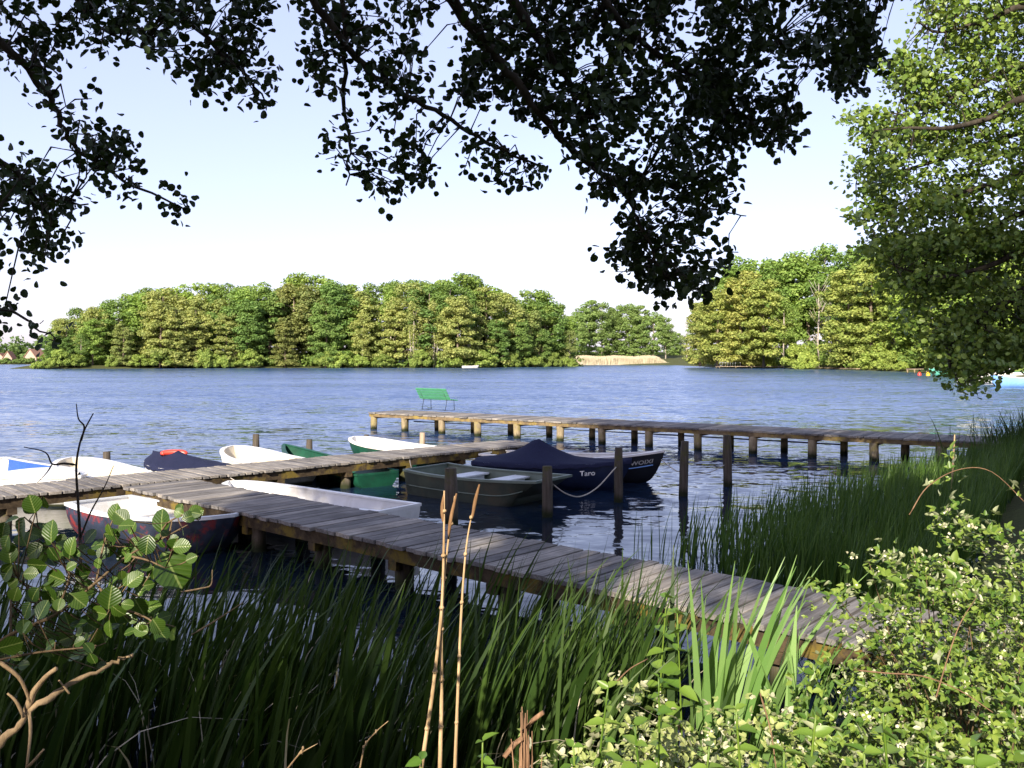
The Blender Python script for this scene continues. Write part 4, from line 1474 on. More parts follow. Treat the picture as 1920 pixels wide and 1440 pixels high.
CANOPY = [  # outline in the view, spacing of the leaf sprays, mean distance
    ([(-60, -80), (300, -80), (300, 90), (240, 112), (180, 112), (140, 100), (105, 130), (60, 150), (30, 120), (-60, 95)], 26, 3.6),
    ([(270, -80), (520, -80), (508, 50), (478, 62), (500, 100), (522, 185), (500, 205), (462, 188), (420, 160), (335, 168), (312, 120), (272, 95)], 24, 4.4),
    ([(40, 130), (80, 150), (112, 180), (170, 183), (218, 200), (240, 250), (248, 300), (318, 325), (362, 398), (340, 398), (290, 368), (230, 362), (190, 330), (150, 300), (150, 270), (100, 200), (60, 170)], 28, 3.8),
    ([(-60, 255), (60, 292), (110, 312), (148, 360), (190, 382), (150, 418), (118, 470), (84, 520), (60, 508), (-60, 500)], 26, 3.6),
    ([(-40, 540), (20, 560), (60, 592), (122, 632), (100, 648), (50, 640), (-40, 610)], 30, 3.0),
    ([(532, -80), (790, -80), (792, 80), (815, 140), (800, 158), (755, 175), (700, 165), (640, 182), (602, 165), (582, 140), (562, 100), (537, 60)], 25, 4.4),
    ([(592, 205), (640, 212), (700, 200), (760, 180), (830, 212), (920, 245), (960, 292), (1028, 312), (998, 330), (970, 356), (890, 322), (830, 322), (780, 365), (720, 368), (680, 378), (617, 368), (622, 320), (602, 290), (592, 260)], 35, 4.6),
    ([(860, -80), (1720, -80), (1650, 50), (1660, 118), (1636, 138), (1600, 162), (1552, 158), (1520, 138), (1488, 158), (1505, 248), (1470, 286), (1440, 268), (1390, 232), (1378, 325), (1366, 345), (1350, 300), (1372, 372), (1415, 400), (1388, 446), (1368, 470), (1376, 540), (1342, 500), (1318, 556), (1298, 566), (1232, 566), (1192, 520), (1148, 526), (1152, 490), (1112, 480), (1122, 452), (1168, 440), (1164, 400), (1132, 370), (1092, 350), (1082, 310), (1052, 280), (1002, 232), (960, 202), (900, 188), (852, 160), (862, 110), (900, 90), (882, 40)], 24, 4.8),
]
GAPS = [(1290, 50, 34), (1450, 150, 26), (1080, 140, 16), (1240, 215, 20), (1215, 260, 16), (1440, 100, 14), (980, 50, 14), (1340, 440, 22), (1180, 400, 0), (1310, 250, 18), (1560, 110, 14), (700, 40, 14), (430, 20, 14), (120, 55, 14), (60, 60, 10), (1010, 140, 14), (1170, 60, 10), (1250, 400, 12), (1130, 230, 14), (720, 290, 18), (830, 290, 18)]
BOUGHS = [
    ([(800, -60, 4.2), (885, 50, 4.3), (940, 120, 4.5), (1010, 210, 4.6), (1090, 300, 4.8), (1170, 360, 4.9), (1200, 420, 4.9), (1245, 520, 5.0)], 0.030),
    ([(905, -80, 4.4), (1000, 60, 4.6), (1065, 160, 4.8), (1090, 230, 4.8), (1130, 330, 4.9)], 0.032),
    ([(540, -80, 4.2), (650, 90, 4.4), (735, 165, 4.5), (830, 215, 4.6), (930, 275, 4.7), (1012, 312, 4.8)], 0.022),
    ([(640, -60, 4.3), (646, 170, 4.5), (654, 260, 4.6), (652, 345, 4.6)], 0.015),
    ([(-60, 10, 3.4), (72, 150, 3.6), (110, 220, 3.7), (150, 285, 3.8), (230, 335, 3.9), (352, 398, 4.0)], 0.017),
    ([(1080, -80, 4.7), (1200, 80, 4.9), (1330, 160, 5.0), (1440, 255, 5.1)], 0.024),
    ([(1300, -80, 4.9), (1450, 70, 5.0), (1540, 110, 5.1), (1640, 125, 5.1)], 0.020),
    ([(-90, 230, 3.4), (40, 330, 3.6), (90, 370, 3.6), (165, 385, 3.7)], 0.014),
    ([(-80, 540, 2.9), (40, 596, 3.0), (112, 636, 3.0)], 0.007),
    ([(230, -80, 4.0), (370, 55, 4.3), (450, 130, 4.4), (505, 195, 4.5)], 0.016),
    ([(1090, 300, 4.8), (1220, 340, 5.0), (1330, 390, 5.1), (1400, 405, 5.1)], 0.013),
    ([(100, -80, 3.5), (180, 40, 3.6), (260, 90, 3.7)], 0.013),
]


def clump(x, y, a=0.052, b=0.5):
    """gathers sprays into bunches with lacy gaps between"""
    return math.sin(x * a + 1.7 * math.sin(y * a * 0.43)) * math.sin(y * a * 1.07 + 1.3 * math.sin(x * a * 0.37 + 2)) + b * math.sin((x + y) * a * 0.41 + 1) * math.sin((x - y) * a * 0.47)


def px_wide(poly):
    return max(p[0] for p in poly) - min(p[0] for p in poly) > 600


def overhang():
    rnd = random.Random(17)
    r = np.random.default_rng(17)
    root = empty('alder_tree', (-4.3, -3.6, 0.9))
    tag(root, 'dark overhanging alder whose leafy boughs fill the top of the view', 'tree')
    tr = MB()
    tr.tube(smooth_path([(-4.3, -3.6, 0.4), (-4.2, -3.5, 3.0), (-4.0, -3.2, 5.6), (-3.6, -2.8, 8.5)], 4), taper(13, 0.26, 0.15), 10, wob=0.03)
    tr.build('trunk', M['bark'], root, True)
    bo = MB()
    pts_all, rad_all = [], []
    for pl, rad in BOUGHS:
        P = [Q(*p) for p in pl]
        if pl[0][1] <= -60 or pl[0][0] < -40:
            s = P[0]
            hub = Vector((-4.0 + 0.06 * s.x, -3.15, 5.4 + 0.15 * rnd.random()))
            up = Vector((s.x * 0.6 - 1.2, s.y * 0.45, s.z + 0.9))
            ext = smooth_path([hub, up, s], 6)[:-1]
            bo.tube(ext + [s], taper(len(ext) + 1, rad * 2.1, rad), 7, caps=False)
        sp = smooth_path(P, 6)
        sp = [p + Vector((rnd.uniform(-1, 1), rnd.uniform(-1, 1), rnd.uniform(-1, 1))) * 0.012 for p in sp]
        bo.tube(sp, taper(len(sp), rad, rad * 0.25), 7, caps=False)
        pts_all += sp
    BP = np.array([p[:] for p in pts_all])
    pos, ax, nr, sz = [], [], [], []
    for poly, sp, Ym in CANOPY:
        xs = [p[0] for p in poly]; ys = [p[1] for p in poly]
        area = (max(xs) - min(xs)) * (max(ys) - min(ys))
        n = int(area / (sp * sp) * (2.2 if px_wide(poly) else 1.75))
        for _ in range(n):
            px, py = rnd.uniform(min(xs), max(xs)), rnd.uniform(min(ys), max(ys))
            if not inside(poly, px, py): continue
            if any((px - a) ** 2 + (py - b) ** 2 < c * c for a, b, c in GAPS) and rnd.random() < 0.9: continue
            cl = clump(px, py)
            if cl < (-0.50 if px_wide(poly) else -0.34): continue
            Y = Ym + 0.45 * math.sin(px * 0.011 + 1.3) * math.cos(py * 0.013) + rnd.gauss(0, 0.28)
            c = np.array(Q(px, py, Y)[:])
            d2 = np.linalg.norm(BP - c, axis=1)
            b = BP[int(np.argmin(d2))]
            L = d2.min()
            if L < 0.5:
                mid = (b + c) / 2 + np.array([0, 0, 0.08 * L]) + r.normal(0, 0.02, 3)
                bo.tube([b, mid, c], [0.0045, 0.0035, 0.002], 5, caps=False)
            td = (c - b) / (L + 1e-6)
            k = rnd.randint(8, 13)
            for _ in range(k):
                off = r.normal(0, 0.04, 3)
                p = c + off - td * rnd.uniform(0, 0.08)
                a = td * 0.5 + unit(r, 1)[0] * 0.9 + np.array([0, 0, -0.35])
                nn = np.array([0, 0.15, 0.8]) + r.normal(0, 0.65, 3)
                pos.append(p); ax.append(a); nr.append(nn); sz.append(rnd.uniform(0.026, 0.050) * (Y / 4.6))
    bo.build('bough', M['bark'], root, True)
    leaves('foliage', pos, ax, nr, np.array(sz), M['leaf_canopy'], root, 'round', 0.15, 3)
    # the crown above and behind the viewer
    nb = 120
    d = unit(r, nb)
    C = np.array([-2.2, -1.8, 8.6]) + d * (r.uniform(0.2, 1, (nb, 1)) ** 0.5) * np.array([4.2, 3.2, 3.0])
    C = C[~lit_gap(C, 0.3)]
    # nothing of it may hang into the visible part lower than the boughs
    C = C[(C[:, 2] - H) > 0.46 * np.maximum(C[:, 1], 0) + 1.3]
    V, Fa, tint = blob_crown(C, r.uniform(0.5, 0.8, len(C)), 110, 0.17, r, 0.8)
    cen = V.reshape(-1, 4, 3).mean(1)
    keep = ~lit_gap(cen)
    V = V.reshape(-1, 4, 3)[keep].reshape(-1, 3)
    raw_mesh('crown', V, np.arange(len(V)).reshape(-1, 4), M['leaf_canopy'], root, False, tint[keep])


overhang()


# ------------------------------------------------------------------ sunlit alder on the right
def right_tree():
    rnd = random.Random(23)
    r = np.random.default_rng(23)
    bx, by = 11.6, 17.5
    root = empty('alder_tree', (bx, by, 0.8))
    tag(root, 'tall alder leaning in from the right edge, sunlit above and shaded below', 'tree')
    t = MB()
    t.tube(smooth_path([(bx, by, 0.2), (bx - .2, by, 4), (bx - .1, by - .2, 8), (bx - .5, by, 12), (bx - .4, by, 16)], 4), taper(17, 0.26, 0.06), 9, wob=0.03)
    t.build('trunk', M['bark'], root, True)
    limbs = [[(1940, 250), (1850, 270), (1760, 300), (1660, 330), (1605, 345)], [(1940, 130), (1850, 150), (1770, 190), (1700, 215)], [(1940, 20), (1850, 40), (1760, 60), (1720, 40)],
             [(1940, 330), (1860, 345), (1780, 370), (1690, 400), (1620, 430)], [(1940, 400), (1850, 430), (1740, 450), (1660, 440)], [(1950, 470), (1850, 500), (1760, 520), (1680, 500)],
             [(1950, 540), (1880, 570), (1800, 620), (1780, 680), (1800, 720)], [(1940, 190), (1860, 220), (1780, 240), (1700, 240), (1640, 245)]]
    bo = MB(); BP = []
    for L in limbs:
        Y0 = 15.8 + rnd.uniform(-1.4, 1.2)
        P = [Q(x, y, Y0 + rnd.uniform(-.3, .3)) for x, y in L]
        z0 = P[0].z
        P = [Vector((bx - 0.1, by, z0 - 0.6))] + P
        sp = smooth_path(P, 5)
        bo.tube(sp, taper(len(sp), 0.085, 0.012), 6, caps=False)
        BP += sp
    top = [(1725, -60), (2000, -60), (2000, 480), (1700, 470), (1655, 490), (1605, 478), (1640, 440), (1700, 425), (1610, 415), (1595, 395), (1640, 370), (1600, 345), (1612, 300), (1650, 280), (1590, 245), (1600, 205), (1660, 200), (1700, 225), (1690, 170), (1660, 150), (1650, 120), (1700, 95), (1760, 110), (1722, 60), (1740, 20)]
    low = [(1660, 450), (2000, 430), (2000, 700), (1920, 690), (1850, 690), (1840, 740), (1800, 735), (1770, 700), (1790, 660), (1720, 640), (1700, 600), (1690, 560), (1640, 540), (1665, 500), (1640, 470)]
    gaps = [(1800, 130, 20), (1850, 320, 20), (1730, 310, 16), (1760, 230, 16), (1830, 60, 14), (1880, 260, 14), (1700, 360, 14), (1870, 400, 16), (1790, 400, 12), (1900, 90, 16), (1845, 210, 12), (1880, 600, 26), (1760, 590, 24), (1850, 540, 20), (1905, 520, 20)]
    P, A, N, S = [], [], [], []
    bp = np.array([p[:] for p in BP])
    for poly, sp, dens in ((top, 15, 2.3), (low, 15, 3.0)):
        xs = [p[0] for p in poly]; ys = [p[1] for p in poly]
        n = int((max(xs) - min(xs)) * (max(ys) - min(ys)) / sp ** 2 * dens)
        for _ in range(n):
            px, py = rnd.uniform(min(xs), max(xs)), rnd.uniform(min(ys), max(ys))
            if not inside(poly, px, py): continue
            if any((px - a) ** 2 + (py - b) ** 2 < c * c for a, b, c in gaps): continue
            cl = clump(px + 40, py * 1.5, 0.075)
            if cl < (-0.32 if poly is top else -0.4): continue
            Y = 15.8 + cl * 0.9 + rnd.gauss(0, 0.6)
            c = np.array(Q(px, py, Y)[:])
            d2 = np.linalg.norm(bp - c, axis=1)
            if rnd.random() < 0.35 and d2.min() < 1.6:
                bo.tube([bp[int(np.argmin(d2))], c], [0.012, 0.005], 4, caps=False)
            k = rnd.randint(12, 18)
            off = r.normal(0, 1, (k, 3)) * np.array([0.16, 0.16, 0.06])
            P.append(c + off)
            A.append(unit(r, k) + np.array([-0.3, -0.1, -0.25]))
            N.append(np.array([-0.1, -0.35, 0.7]) + r.normal(0, 0.5, (k, 3)))
            S.append(r.uniform(0.06, 0.115, k))
    bo.build('branch', M['bark'], root, True)
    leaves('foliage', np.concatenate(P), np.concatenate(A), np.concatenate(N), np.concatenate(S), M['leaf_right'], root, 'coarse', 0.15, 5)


right_tree()


# ------------------------------------------------------------------ blades: reeds, irises, grass
def blades(base, h, w, lean, bend, r, seg=6, tipw=0.08):
    """base (n,3), h,w (n,), lean (n,2) horizontal lean at the tip as share of height; returns V,F,tint"""
    n = len(base)
    T = np.linspace(0, 1, seg + 1)
    ang = r.uniform(0, PI, n)
    side = np.stack([np.cos(ang), np.sin(ang), np.zeros(n)], -1)
    ln = np.linalg.norm(lean, axis=1)
    V = np.empty((n, seg + 1, 2, 3))
    for i, t in enumerate(T):
        hor = lean * (h * (0.25 * t + 0.75 * t ** (1.6 + bend)))[:, None]
        z = h * (t - 0.28 * ln ** 2 * t ** 2.5 - 0.25 * bend * t ** 4)
        c = base + np.concatenate([hor, z[:, None]], 1)
        prof = (0.75 + 0.25 * math.sin(min(1, t / 0.35) * PI / 2)) * max(tipw, 1 - max(0, (t - 0.45) / 0.55) ** 1.5)
        tw = side * (w * prof * 0.5)[:, None]
        V[:, i, 0] = c - tw
        V[:, i, 1] = c + tw
    idx = (np.arange(n) * (seg + 1) * 2)[:, None]
    Fa = np.concatenate([idx + np.array([[2 * i, 2 * i + 1, 2 * i + 3, 2 * i + 2]]) for i in range(seg)], 0)
    tint = np.tile(r.random(n), seg)
    return V.reshape(-1, 3), Fa, tint


def reed_patch(name, label, pts, h0, h1, w0, w1, lean, r, mat='reed', kind='stuff', sl=0.12, bend=0.3):
    n = len(pts)
    base = np.concatenate([pts, np.full((n, 1), -0.05)], 1)
    gz = ground_z(pts[:, 0], pts[:, 1])
    base[:, 2] = np.maximum(gz - 0.03, -0.15)
    h = r.uniform(h0, h1, n) + 0.1
    V, Fa, tint = blades(base, h, r.uniform(w0, w1, n), np.array(lean) + r.normal(0, sl, (n, 2)), bend, r)
    return tag(raw_mesh(name, V, Fa, M[mat], None, False, tint), label, 'reeds', None, kind)


def near_reeds():
    r = np.random.default_rng(31)
    # left foreground: dense stand in the shallow water before the walkway
    n = 2900
    X = r.uniform(-5.0, 0.95, n)
    Y = r.uniform(4.3, 7.0, n)
    keep = (Y < 6.9 - 0.12 * (X + 2) + r.normal(0, 0.25, n)) & (Y > 4.1 + 0.12 * X)
    pts = np.stack([X, Y], -1)[keep]
    dens = np.sin(pts[:, 0] * 2.1) * np.cos(pts[:, 1] * 1.9 + 1) + r.normal(0, 0.5, len(pts))
    pts = pts[dens > -0.6]
    reed_patch('reeds', 'dark green reeds leaning to the right in the foreground water', pts, 0.65, 1.40, 0.015, 0.042, (0.23, 0.04), r)
    k2 = r.choice(len(pts), 260, replace=False)
    reed_patch('dead_reeds', 'bleached and broken reed blades among the dark foreground reeds', pts[k2] + r.normal(0, 0.05, (260, 2)), 0.35, 1.15, 0.006, 0.018, (0.25, 0.05), r, 'reed_dry', sl=0.35, bend=0.9)
    # thinner stand near the walkway's right half
    n = 420
    X = r.uniform(-0.6, 0.75, n); Y = r.uniform(4.9, 6.3, n)
    k = Y < 7.3 - 0.75 * X
    reed_patch('reeds', 'lighter reeds in front of the right half of the walkway', np.stack([X, Y], -1)[k], 0.6, 1.1, 0.010, 0.022, (0.22, 0.05), r)
    # right stand between the jetties
    out = [G(x, y) for x, y in ((1175, 1042), (1290, 1020), (1420, 965), (1560, 925), (1700, 900), (1810, 884), (1850, 870))]
    ox = np.array([p.x for p in out]); oy = np.array([p.y for p in out])
    t = r.random(9000)
    k = t * (len(out) - 1)
    i = np.minimum(k.astype(int), len(out) - 2)
    f = k - i
    ex = ox[i] + (ox[i + 1] - ox[i]) * f
    ey = oy[i] + (oy[i + 1] - oy[i]) * f
    shx = np.array([3.3, 4.2, 5.6, 7.6, 9.8, 12.2, 13.5]); shy = np.array([7.6, 8.6, 10.6, 13.6, 17.0, 20.6, 22])
    sx = shx[i] + (shx[i + 1] - shx[i]) * f
    sy = shy[i] + (shy[i + 1] - shy[i]) * f
    u = r.random(len(t)) ** 0.62
    u = np.where(t < 0.22, r.random(len(t)) ** 0.8, u)
    X = ex + (sx - ex) * u; Y = ey + (sy - ey) * u
    keep = ~((t < 0.2) & (u < 0.45) & (r.random(len(t)) < 0.72))
    line = 7.45 - 0.846 * (X - 3.07)          # keep off the walkway
    keep &= Y > line + 0.15
    pts = np.stack([X, Y], -1)[keep]; u = u[keep]
    V = []
    base = np.concatenate([pts, np.full((len(pts), 1), -0.1)], 1)
    base[:, 2] = np.maximum(ground_z(pts[:, 0], pts[:, 1]) - 0.03, -0.15)
    h = r.uniform(0.5, 0.95, len(pts)) + 0.25 * u
    Vv, Fa, tint = blades(base, h, r.uniform(0.010, 0.022, len(pts)), np.array([0.12, 0.03]) + r.normal(0, 0.12, (len(pts), 2)), 0.25, r)
    tag(raw_mesh('reeds', Vv, Fa, M['reed_right'], None, False, tint), 'broad green reed stand between the two jetties', 'reeds', None, 'stuff')
    # taller tuft at the root of the far jetty
    n = 900
    X = r.normal(11.9, 0.7, n); Y = r.normal(19.6, 0.8, n)
    reed_patch('reeds', 'tall reed tuft at the right end of the far jetty', np.stack([X, Y], -1), 0.9, 1.55, 0.012, 0.025, (-0.05, 0), r, sl=0.16)


near_reeds()


def iris(px, Y, n, hmin, hmax, lean, spread, label, seed, w=(0.030, 0.056)):
    r = np.random.default_rng(seed)
    x = (px - CX) / F * Y
    gz = max(0, float(ground_z(np.array([x]), np.array([Y]))[0]))
    base = np.stack([x + r.normal(0, spread, n), Y + r.normal(0, spread, n), np.full(n, gz - 0.03)], -1)
    h = r.uniform(hmin, hmax, n)
    ln = np.array(lean) + r.normal(0, 0.14, (n, 2))
    V, Fa, tint = blades(base, h, r.uniform(*w, n), ln, 0.15, r, 8, 0.05)
    o = raw_mesh('iris_plant', V - np.array([x, Y, gz]), Fa, M['iris'], None, False, tint)
    o.location = (x, Y, gz)
    tag(o, label, 'iris', 'sword-leaved irises at the end of the walkway')


iris(1335, 4.6, 20, 0.95, 1.45, (0.10, 0.0), 0.07, 'pale green sword-leaved iris clump, tall and left of the other two', 41)
iris(1400, 4.9, 18, 0.9, 1.5, (0.40, 0.05), 0.08, 'iris clump whose long blades lean right over the walkway', 42)
iris(1490, 4.5, 22, 0.7, 1.15, (0.16, 0.0), 0.06, 'fan-shaped iris clump nearest the end of the walkway', 43)


# ------------------------------------------------------------------ brambles, herbs
def bramble(cx, cy, cz, rx, ry, rz, n, label, seed, size=(0.021, 0.046), canes=(), mat='bramble', buds=120, name='bramble_bush'):
    r = np.random.default_rng(seed)
    rnd = random.Random(seed)
    gz = float(ground_z(np.array([cx]), np.array([cy]))[0])
    root = empty(name, (cx, cy, gz))
    tag(root, label, 'bush', 'bramble bushes on the bank')
    # sprays of three leaves on a lumpy dome
    n = int(n * 3.4)
    k = n // 3
    d = unit(r, k); d[:, 2] = np.abs(d[:, 2]) * 1.0 - 0.15
    lump = 1 + 0.16 * np.sin(d[:, 0] * 7 + seed) * np.cos(d[:, 1] * 6) + 0.12 * np.sin(d[:, 2] * 9 + d[:, 0] * 5)
    rad = (r.uniform(0.35, 1.06, k) ** 0.6) * lump
    c = np.array([cx, cy, cz]) + d * rad[:, None] * np.array([rx, ry, rz])
    hole = np.sin(c[:, 0] * 17 + seed) * np.sin(c[:, 1] * 15) + np.sin(c[:, 2] * 19 + c[:, 0] * 9) * 0.8
    ok = (c[:, 2] > gz - 0.02) & (hole > -0.45)
    c, d = c[ok], d[ok]
    k = len(c)
    main = d * 0.7 + unit(r, k) * 0.7 + np.array([0, -0.1, 0.15])
    nrm = d * 0.5 + np.array([0, -0.15, 0.75]) + r.normal(0, 0.55, (k, 3))
    P, A, N, S = [], [], [], []
    s0 = r.uniform(size[0], size[1], k) * np.where(r.random(k) < 0.10, 1.5, 1.0)
    side = np.cross(nrm, main)
    side /= np.linalg.norm(side, axis=1, keepdims=True) + 1e-9
    main /= np.linalg.norm(main, axis=1, keepdims=True) + 1e-9
    for sgn, sc in ((0, 1.0), (1, 0.8), (-1, 0.8)):
        A.append(main * (1 if sgn == 0 else 0.45) + side * sgn * 0.9)
        P.append(c + main * (s0 * 0.12)[:, None])
        N.append(nrm + r.normal(0, 0.2, (k, 3)))
        S.append(s0 * sc)
    leaves('leaves', np.concatenate(P), np.concatenate(A), np.concatenate(N), np.concatenate(S), M[mat], root, 'ovate', 0.16, seed, 0.2)
    st = MB()
    for _ in range(16):
        i = rnd.randrange(k)
        e = Vector(c[i]); b = Vector((cx + (e.x - cx) * 0.35, cy + (e.y - cy) * 0.35, gz))
        mid = (b + e) / 2 + Vector((0, 0, 0.18))
        st.tube(smooth_path([b, mid, e], 4), taper(9, 0.005, 0.002), 5, caps=False)
    st.build('stem', M['twig'], root, True)
    for pl in canes:
        m = MB(); sp = smooth_path([Q(*p) for p in pl], 5)
        m.tube(sp, taper(len(sp), 0.0028, 0.0015), 6)
        m.build('cane', M['cane'], root, True)
    if buds:
        # clusters of pale buds
        kb = min(buds // 3, k)
        ii = r.choice(k, kb, replace=False)
        bp, bn, bs = [], [], []
        for i in ii:
            q = rnd.randint(3, 7)
            bp.append(c[i] + d[i] * 0.02 + r.normal(0, 0.012, (q, 3))); bn.append(unit(r, q)); bs.append(r.uniform(0.010, 0.018, q))
        bp, bn, bs = np.concatenate(bp), np.concatenate(bn), np.concatenate(bs)
        leaves('blossoms', bp, bn, unit(r, len(bp)), bs, M['bud'], root, 'coarse', 0.5, seed)


bramble(2.18, 3.95, 0.84, 0.92, 0.70, 1.05, 3300, 'largest bramble bush, highest at the right edge of the view', 51, canes=[[(1588, 1310, 3.25), (1600, 1260, 3.3), (1625, 1200, 3.4), (1660, 1150, 3.5)] if False else [(1755, 1308, 3.0), (1775, 1240, 3.05), (1800, 1170, 3.1), (1832, 1118, 3.2)], [(1705, 965, 3.9), (1740, 912, 4.0), (1800, 880, 4.1), (1860, 885, 4.1), (1930, 950, 4.0)]], buds=300)
bramble(2.02, 4.10, 0.88, 0.38, 0.40, 1.06, 1400, 'tall narrow bramble just left of the largest bush', 58, buds=200)
bramble(1.28, 3.05, 0.52, 0.80, 0.55, 0.72, 2400, 'green bramble bush in the middle foreground below the irises', 52, canes=[[(1600, 1256, 2.75), (1660, 1262, 2.75), (1730, 1268, 2.75), (1800, 1295, 2.75), (1862, 1336, 2.7)], [(1425, 1300, 2.6), (1445, 1370, 2.55), (1455, 1440, 2.5)]], buds=160)
bramble(0.42, 3.30, 0.45, 0.46, 0.45, 0.82, 1900, 'pale silvery bramble, leftmost of the bushes beside the dark reeds', 53, canes=[[(1150, 1285, 3.0), (1180, 1255, 3.05), (1215, 1235, 3.1)]], buds=320, mat='bramble_pale')
bramble(2.95, 5.35, 0.30, 0.80, 0.50, 0.70, 1600, 'bramble bush that covers the landward end of the walkway', 54, buds=160)
bramble(1.75, 2.35, 0.60, 0.80, 0.40, 0.46, 1500, 'low shaded bramble in the bottom right corner', 55, buds=70)
bramble(3.6, 5.6, 0.5, 0.9, 0.8, 0.9, 1500, 'bramble behind the largest bush at the right edge', 56, buds=80)
bramble(0.95, 3.9, 0.30, 0.65, 0.45, 0.72, 1500, 'bramble wedge between the pale bush and the iris clumps', 57, buds=160, mat='bramble_pale')


def herb(px, py, Y, hh, label, seed, big=0.09, n=7):
    """upright plant with opposite pairs of broad leaves; its top is at the given view point"""
    r = np.random.default_rng(seed)
    top = Q(px, py, Y)
    base = Vector((top.x + r.uniform(-.05, .05), top.y + 0.04, top.z - hh))
    root = empty('broad_leaved_herb', base)
    tag(root, label, 'herb', 'broad-leaved herbs among the brambles')
    m = MB(); sp = smooth_path([base, (base + top) / 2 + Vector((r.uniform(-.02, .02), 0, 0)), top], 5)
    m.tube(sp, taper(len(sp), 0.006, 0.003), 6)
    m.build('stem', M['herb'], root, True)
    P, A, N, S = [], [], [], []
    a0 = r.uniform(0, PI)
    for k in range(n):
        f = 0.35 + 0.65 * k / (n - 1)
        c = base.lerp(top, f)
        for s in (0, PI):
            a = a0 + k * PI / 2 + s
            a += r.normal(0, 0.25)
            dv = np.array([math.cos(a), math.sin(a), r.uniform(-0.45, 0.2) + 0.5 * f])
            P.append(np.array(c[:])); A.append(dv); N.append(np.array([0, -0.15, 0.9]) + r.normal(0, 0.32, 3) - 0.2 * dv)
            S.append(big * (1.15 - 0.75 * max(0, f - 0.5)) * r.uniform(0.6, 1.2))
    leaves('leaves', P, A, N, np.array(S), M['herb'], root, 'ovate', 0.2, seed, 0.3)


HB = [(1140, 1290, 2.9, 'leftmost'), (1235, 1270, 2.95, 'second from the left'), (1075, 1400, 2.6, 'lowest left'), (1190, 1360, 2.6, 'beside the silvery bramble'), (1380, 1330, 2.5, 'below the iris clumps'), (1530, 1340, 2.45, 'between the red canes'), (1655, 1335, 2.45, 'bright one right of centre'), (1330, 1400, 2.35, 'at the lower middle edge'), (1620, 1410, 2.3, 'largest at the bottom edge'), (1470, 1410, 2.3, 'low one at the bottom edge'), (1830, 1390, 2.3, 'shaded one at bottom right'), (1740, 1420, 2.3, 'half shaded one at bottom right'), (905, 1390, 2.9, 'small one beside the dry stalks'), (790, 1425, 2.9, 'lowest one at the foot of the reeds'), (1270, 1150, 4.5, 'tall one before the walkway edge'), (1250, 1120, 4.7, 'narrow one touching the walkway edge')]
for i, (px, py, Y, w) in enumerate(HB):
    herb(px, py, Y, 0.55 if Y < 4 else 0.9, f'green upright herb with paired pointed leaves, {w}', 60 + i, 0.066 if Y < 4 else 0.11, 7)


def bank_grass():
    r = np.random.default_rng(71)
    n = 9000
    X = r.uniform(-5, 7, n); Y = r.uniform(1.6, 9, n)
    d = lake_distance(X, Y)
    k = (d > -0.15)
    pts = np.stack([X, Y], -1)[k]
    base = np.concatenate([pts, ground_z(pts[:, 0], pts[:, 1])[:, None] - 0.01], 1)
    m = len(pts)
    V, Fa, tint = blades(base, r.uniform(0.15, 0.5, m), r.uniform(0.005, 0.012, m), r.normal(0, 0.3, (m, 2)), 0.4, r, 4)
    tag(raw_mesh('grass', V, Fa, M['grass'], None, False, tint), 'grass on the lake bank under the brambles', 'grass', None, 'stuff')


bank_grass()


# dry stalks
def stalk(pl, label, r0=0.007, husk=None):
    P = [Q(*p) for p in pl]
    d = (P[0] - P[1]).normalized()
    gz = float(ground_z(np.array([P[0].x]), np.array([P[0].y]))[0])
    P = [P[0] + d * max(0.05, (P[0].z - gz) / max(0.3, -d.z))] + P
    root = empty('dry_reed_stalk', P[0])
    tag(root, label, 'reed stalk', 'dry reed stalks in the foreground')
    m = MB(); sp = smooth_path(P, 5)
    m.tube(sp, taper(len(sp), r0, r0 * 0.35), 6)
    for k in range(3, len(sp) - 2, 4):
        m.tube([sp[k] + Vector((0, 0, -0.008)), sp[k], sp[k] + Vector((0, 0, 0.008))], [r0 * 0.8, r0 * 1.2, r0 * 0.8], 6)
    m.build('stem', M['straw'], root, True)
    if husk:
        h = MB(); q = smooth_path([Q(*p) for p in husk], 4)
        n = len(q)
        h.tube(q, [0.0025 + 0.005 * math.sin(PI * (i + 0.6) / n) for i in range(n)], 7)
        h.build('seed_head', M['husk'], root, True)


stalk([(790, 1440, 3.3), (812, 1290, 3.35), (828, 1140, 3.4), (832, 1020, 3.45), (833, 920, 3.5)], 'dry pale stalk with brown husk, leftmost of the tall stalks', 0.010, [(832, 985, 3.47), (829, 955, 3.48), (833, 925, 3.5)])
stalk([(825, 1432, 3.35), (828, 1300, 3.4), (828, 1180, 3.4), (835, 1060, 3.45), (853, 930, 3.5)], 'dry pale stalk crossing the leftmost one, middle of the tall stalks', 0.010, [(840, 1010, 3.46), (846, 970, 3.48), (856, 925, 3.5)])
stalk([(853, 1440, 3.35), (860, 1260, 3.4), (866, 1130, 3.45), (875, 1020, 3.5), (890, 940, 3.5)], 'dry stalk with slim brown tip, rightmost of the tall stalks', 0.008, [(885, 975, 3.5), (891, 940, 3.5), (899, 908, 3.5)])
stalk([(675, 1440, 3.2), (683, 1400, 3.2), (705, 1372, 3.2), (728, 1352, 3.2)], 'short bent dry stalk left of the tall stalks', 0.004)
stalk([(540, 1440, 3.0), (560, 1415, 3.0), (596, 1394, 3.0)], 'short bent dry stalk near the bottom left of the reeds', 0.004)
stalk([(1785, 920, 14.0), (1787, 870, 14.1), (1790, 815, 14.2)], 'reddish lone stalk standing before the far jetty at the right', 0.028)


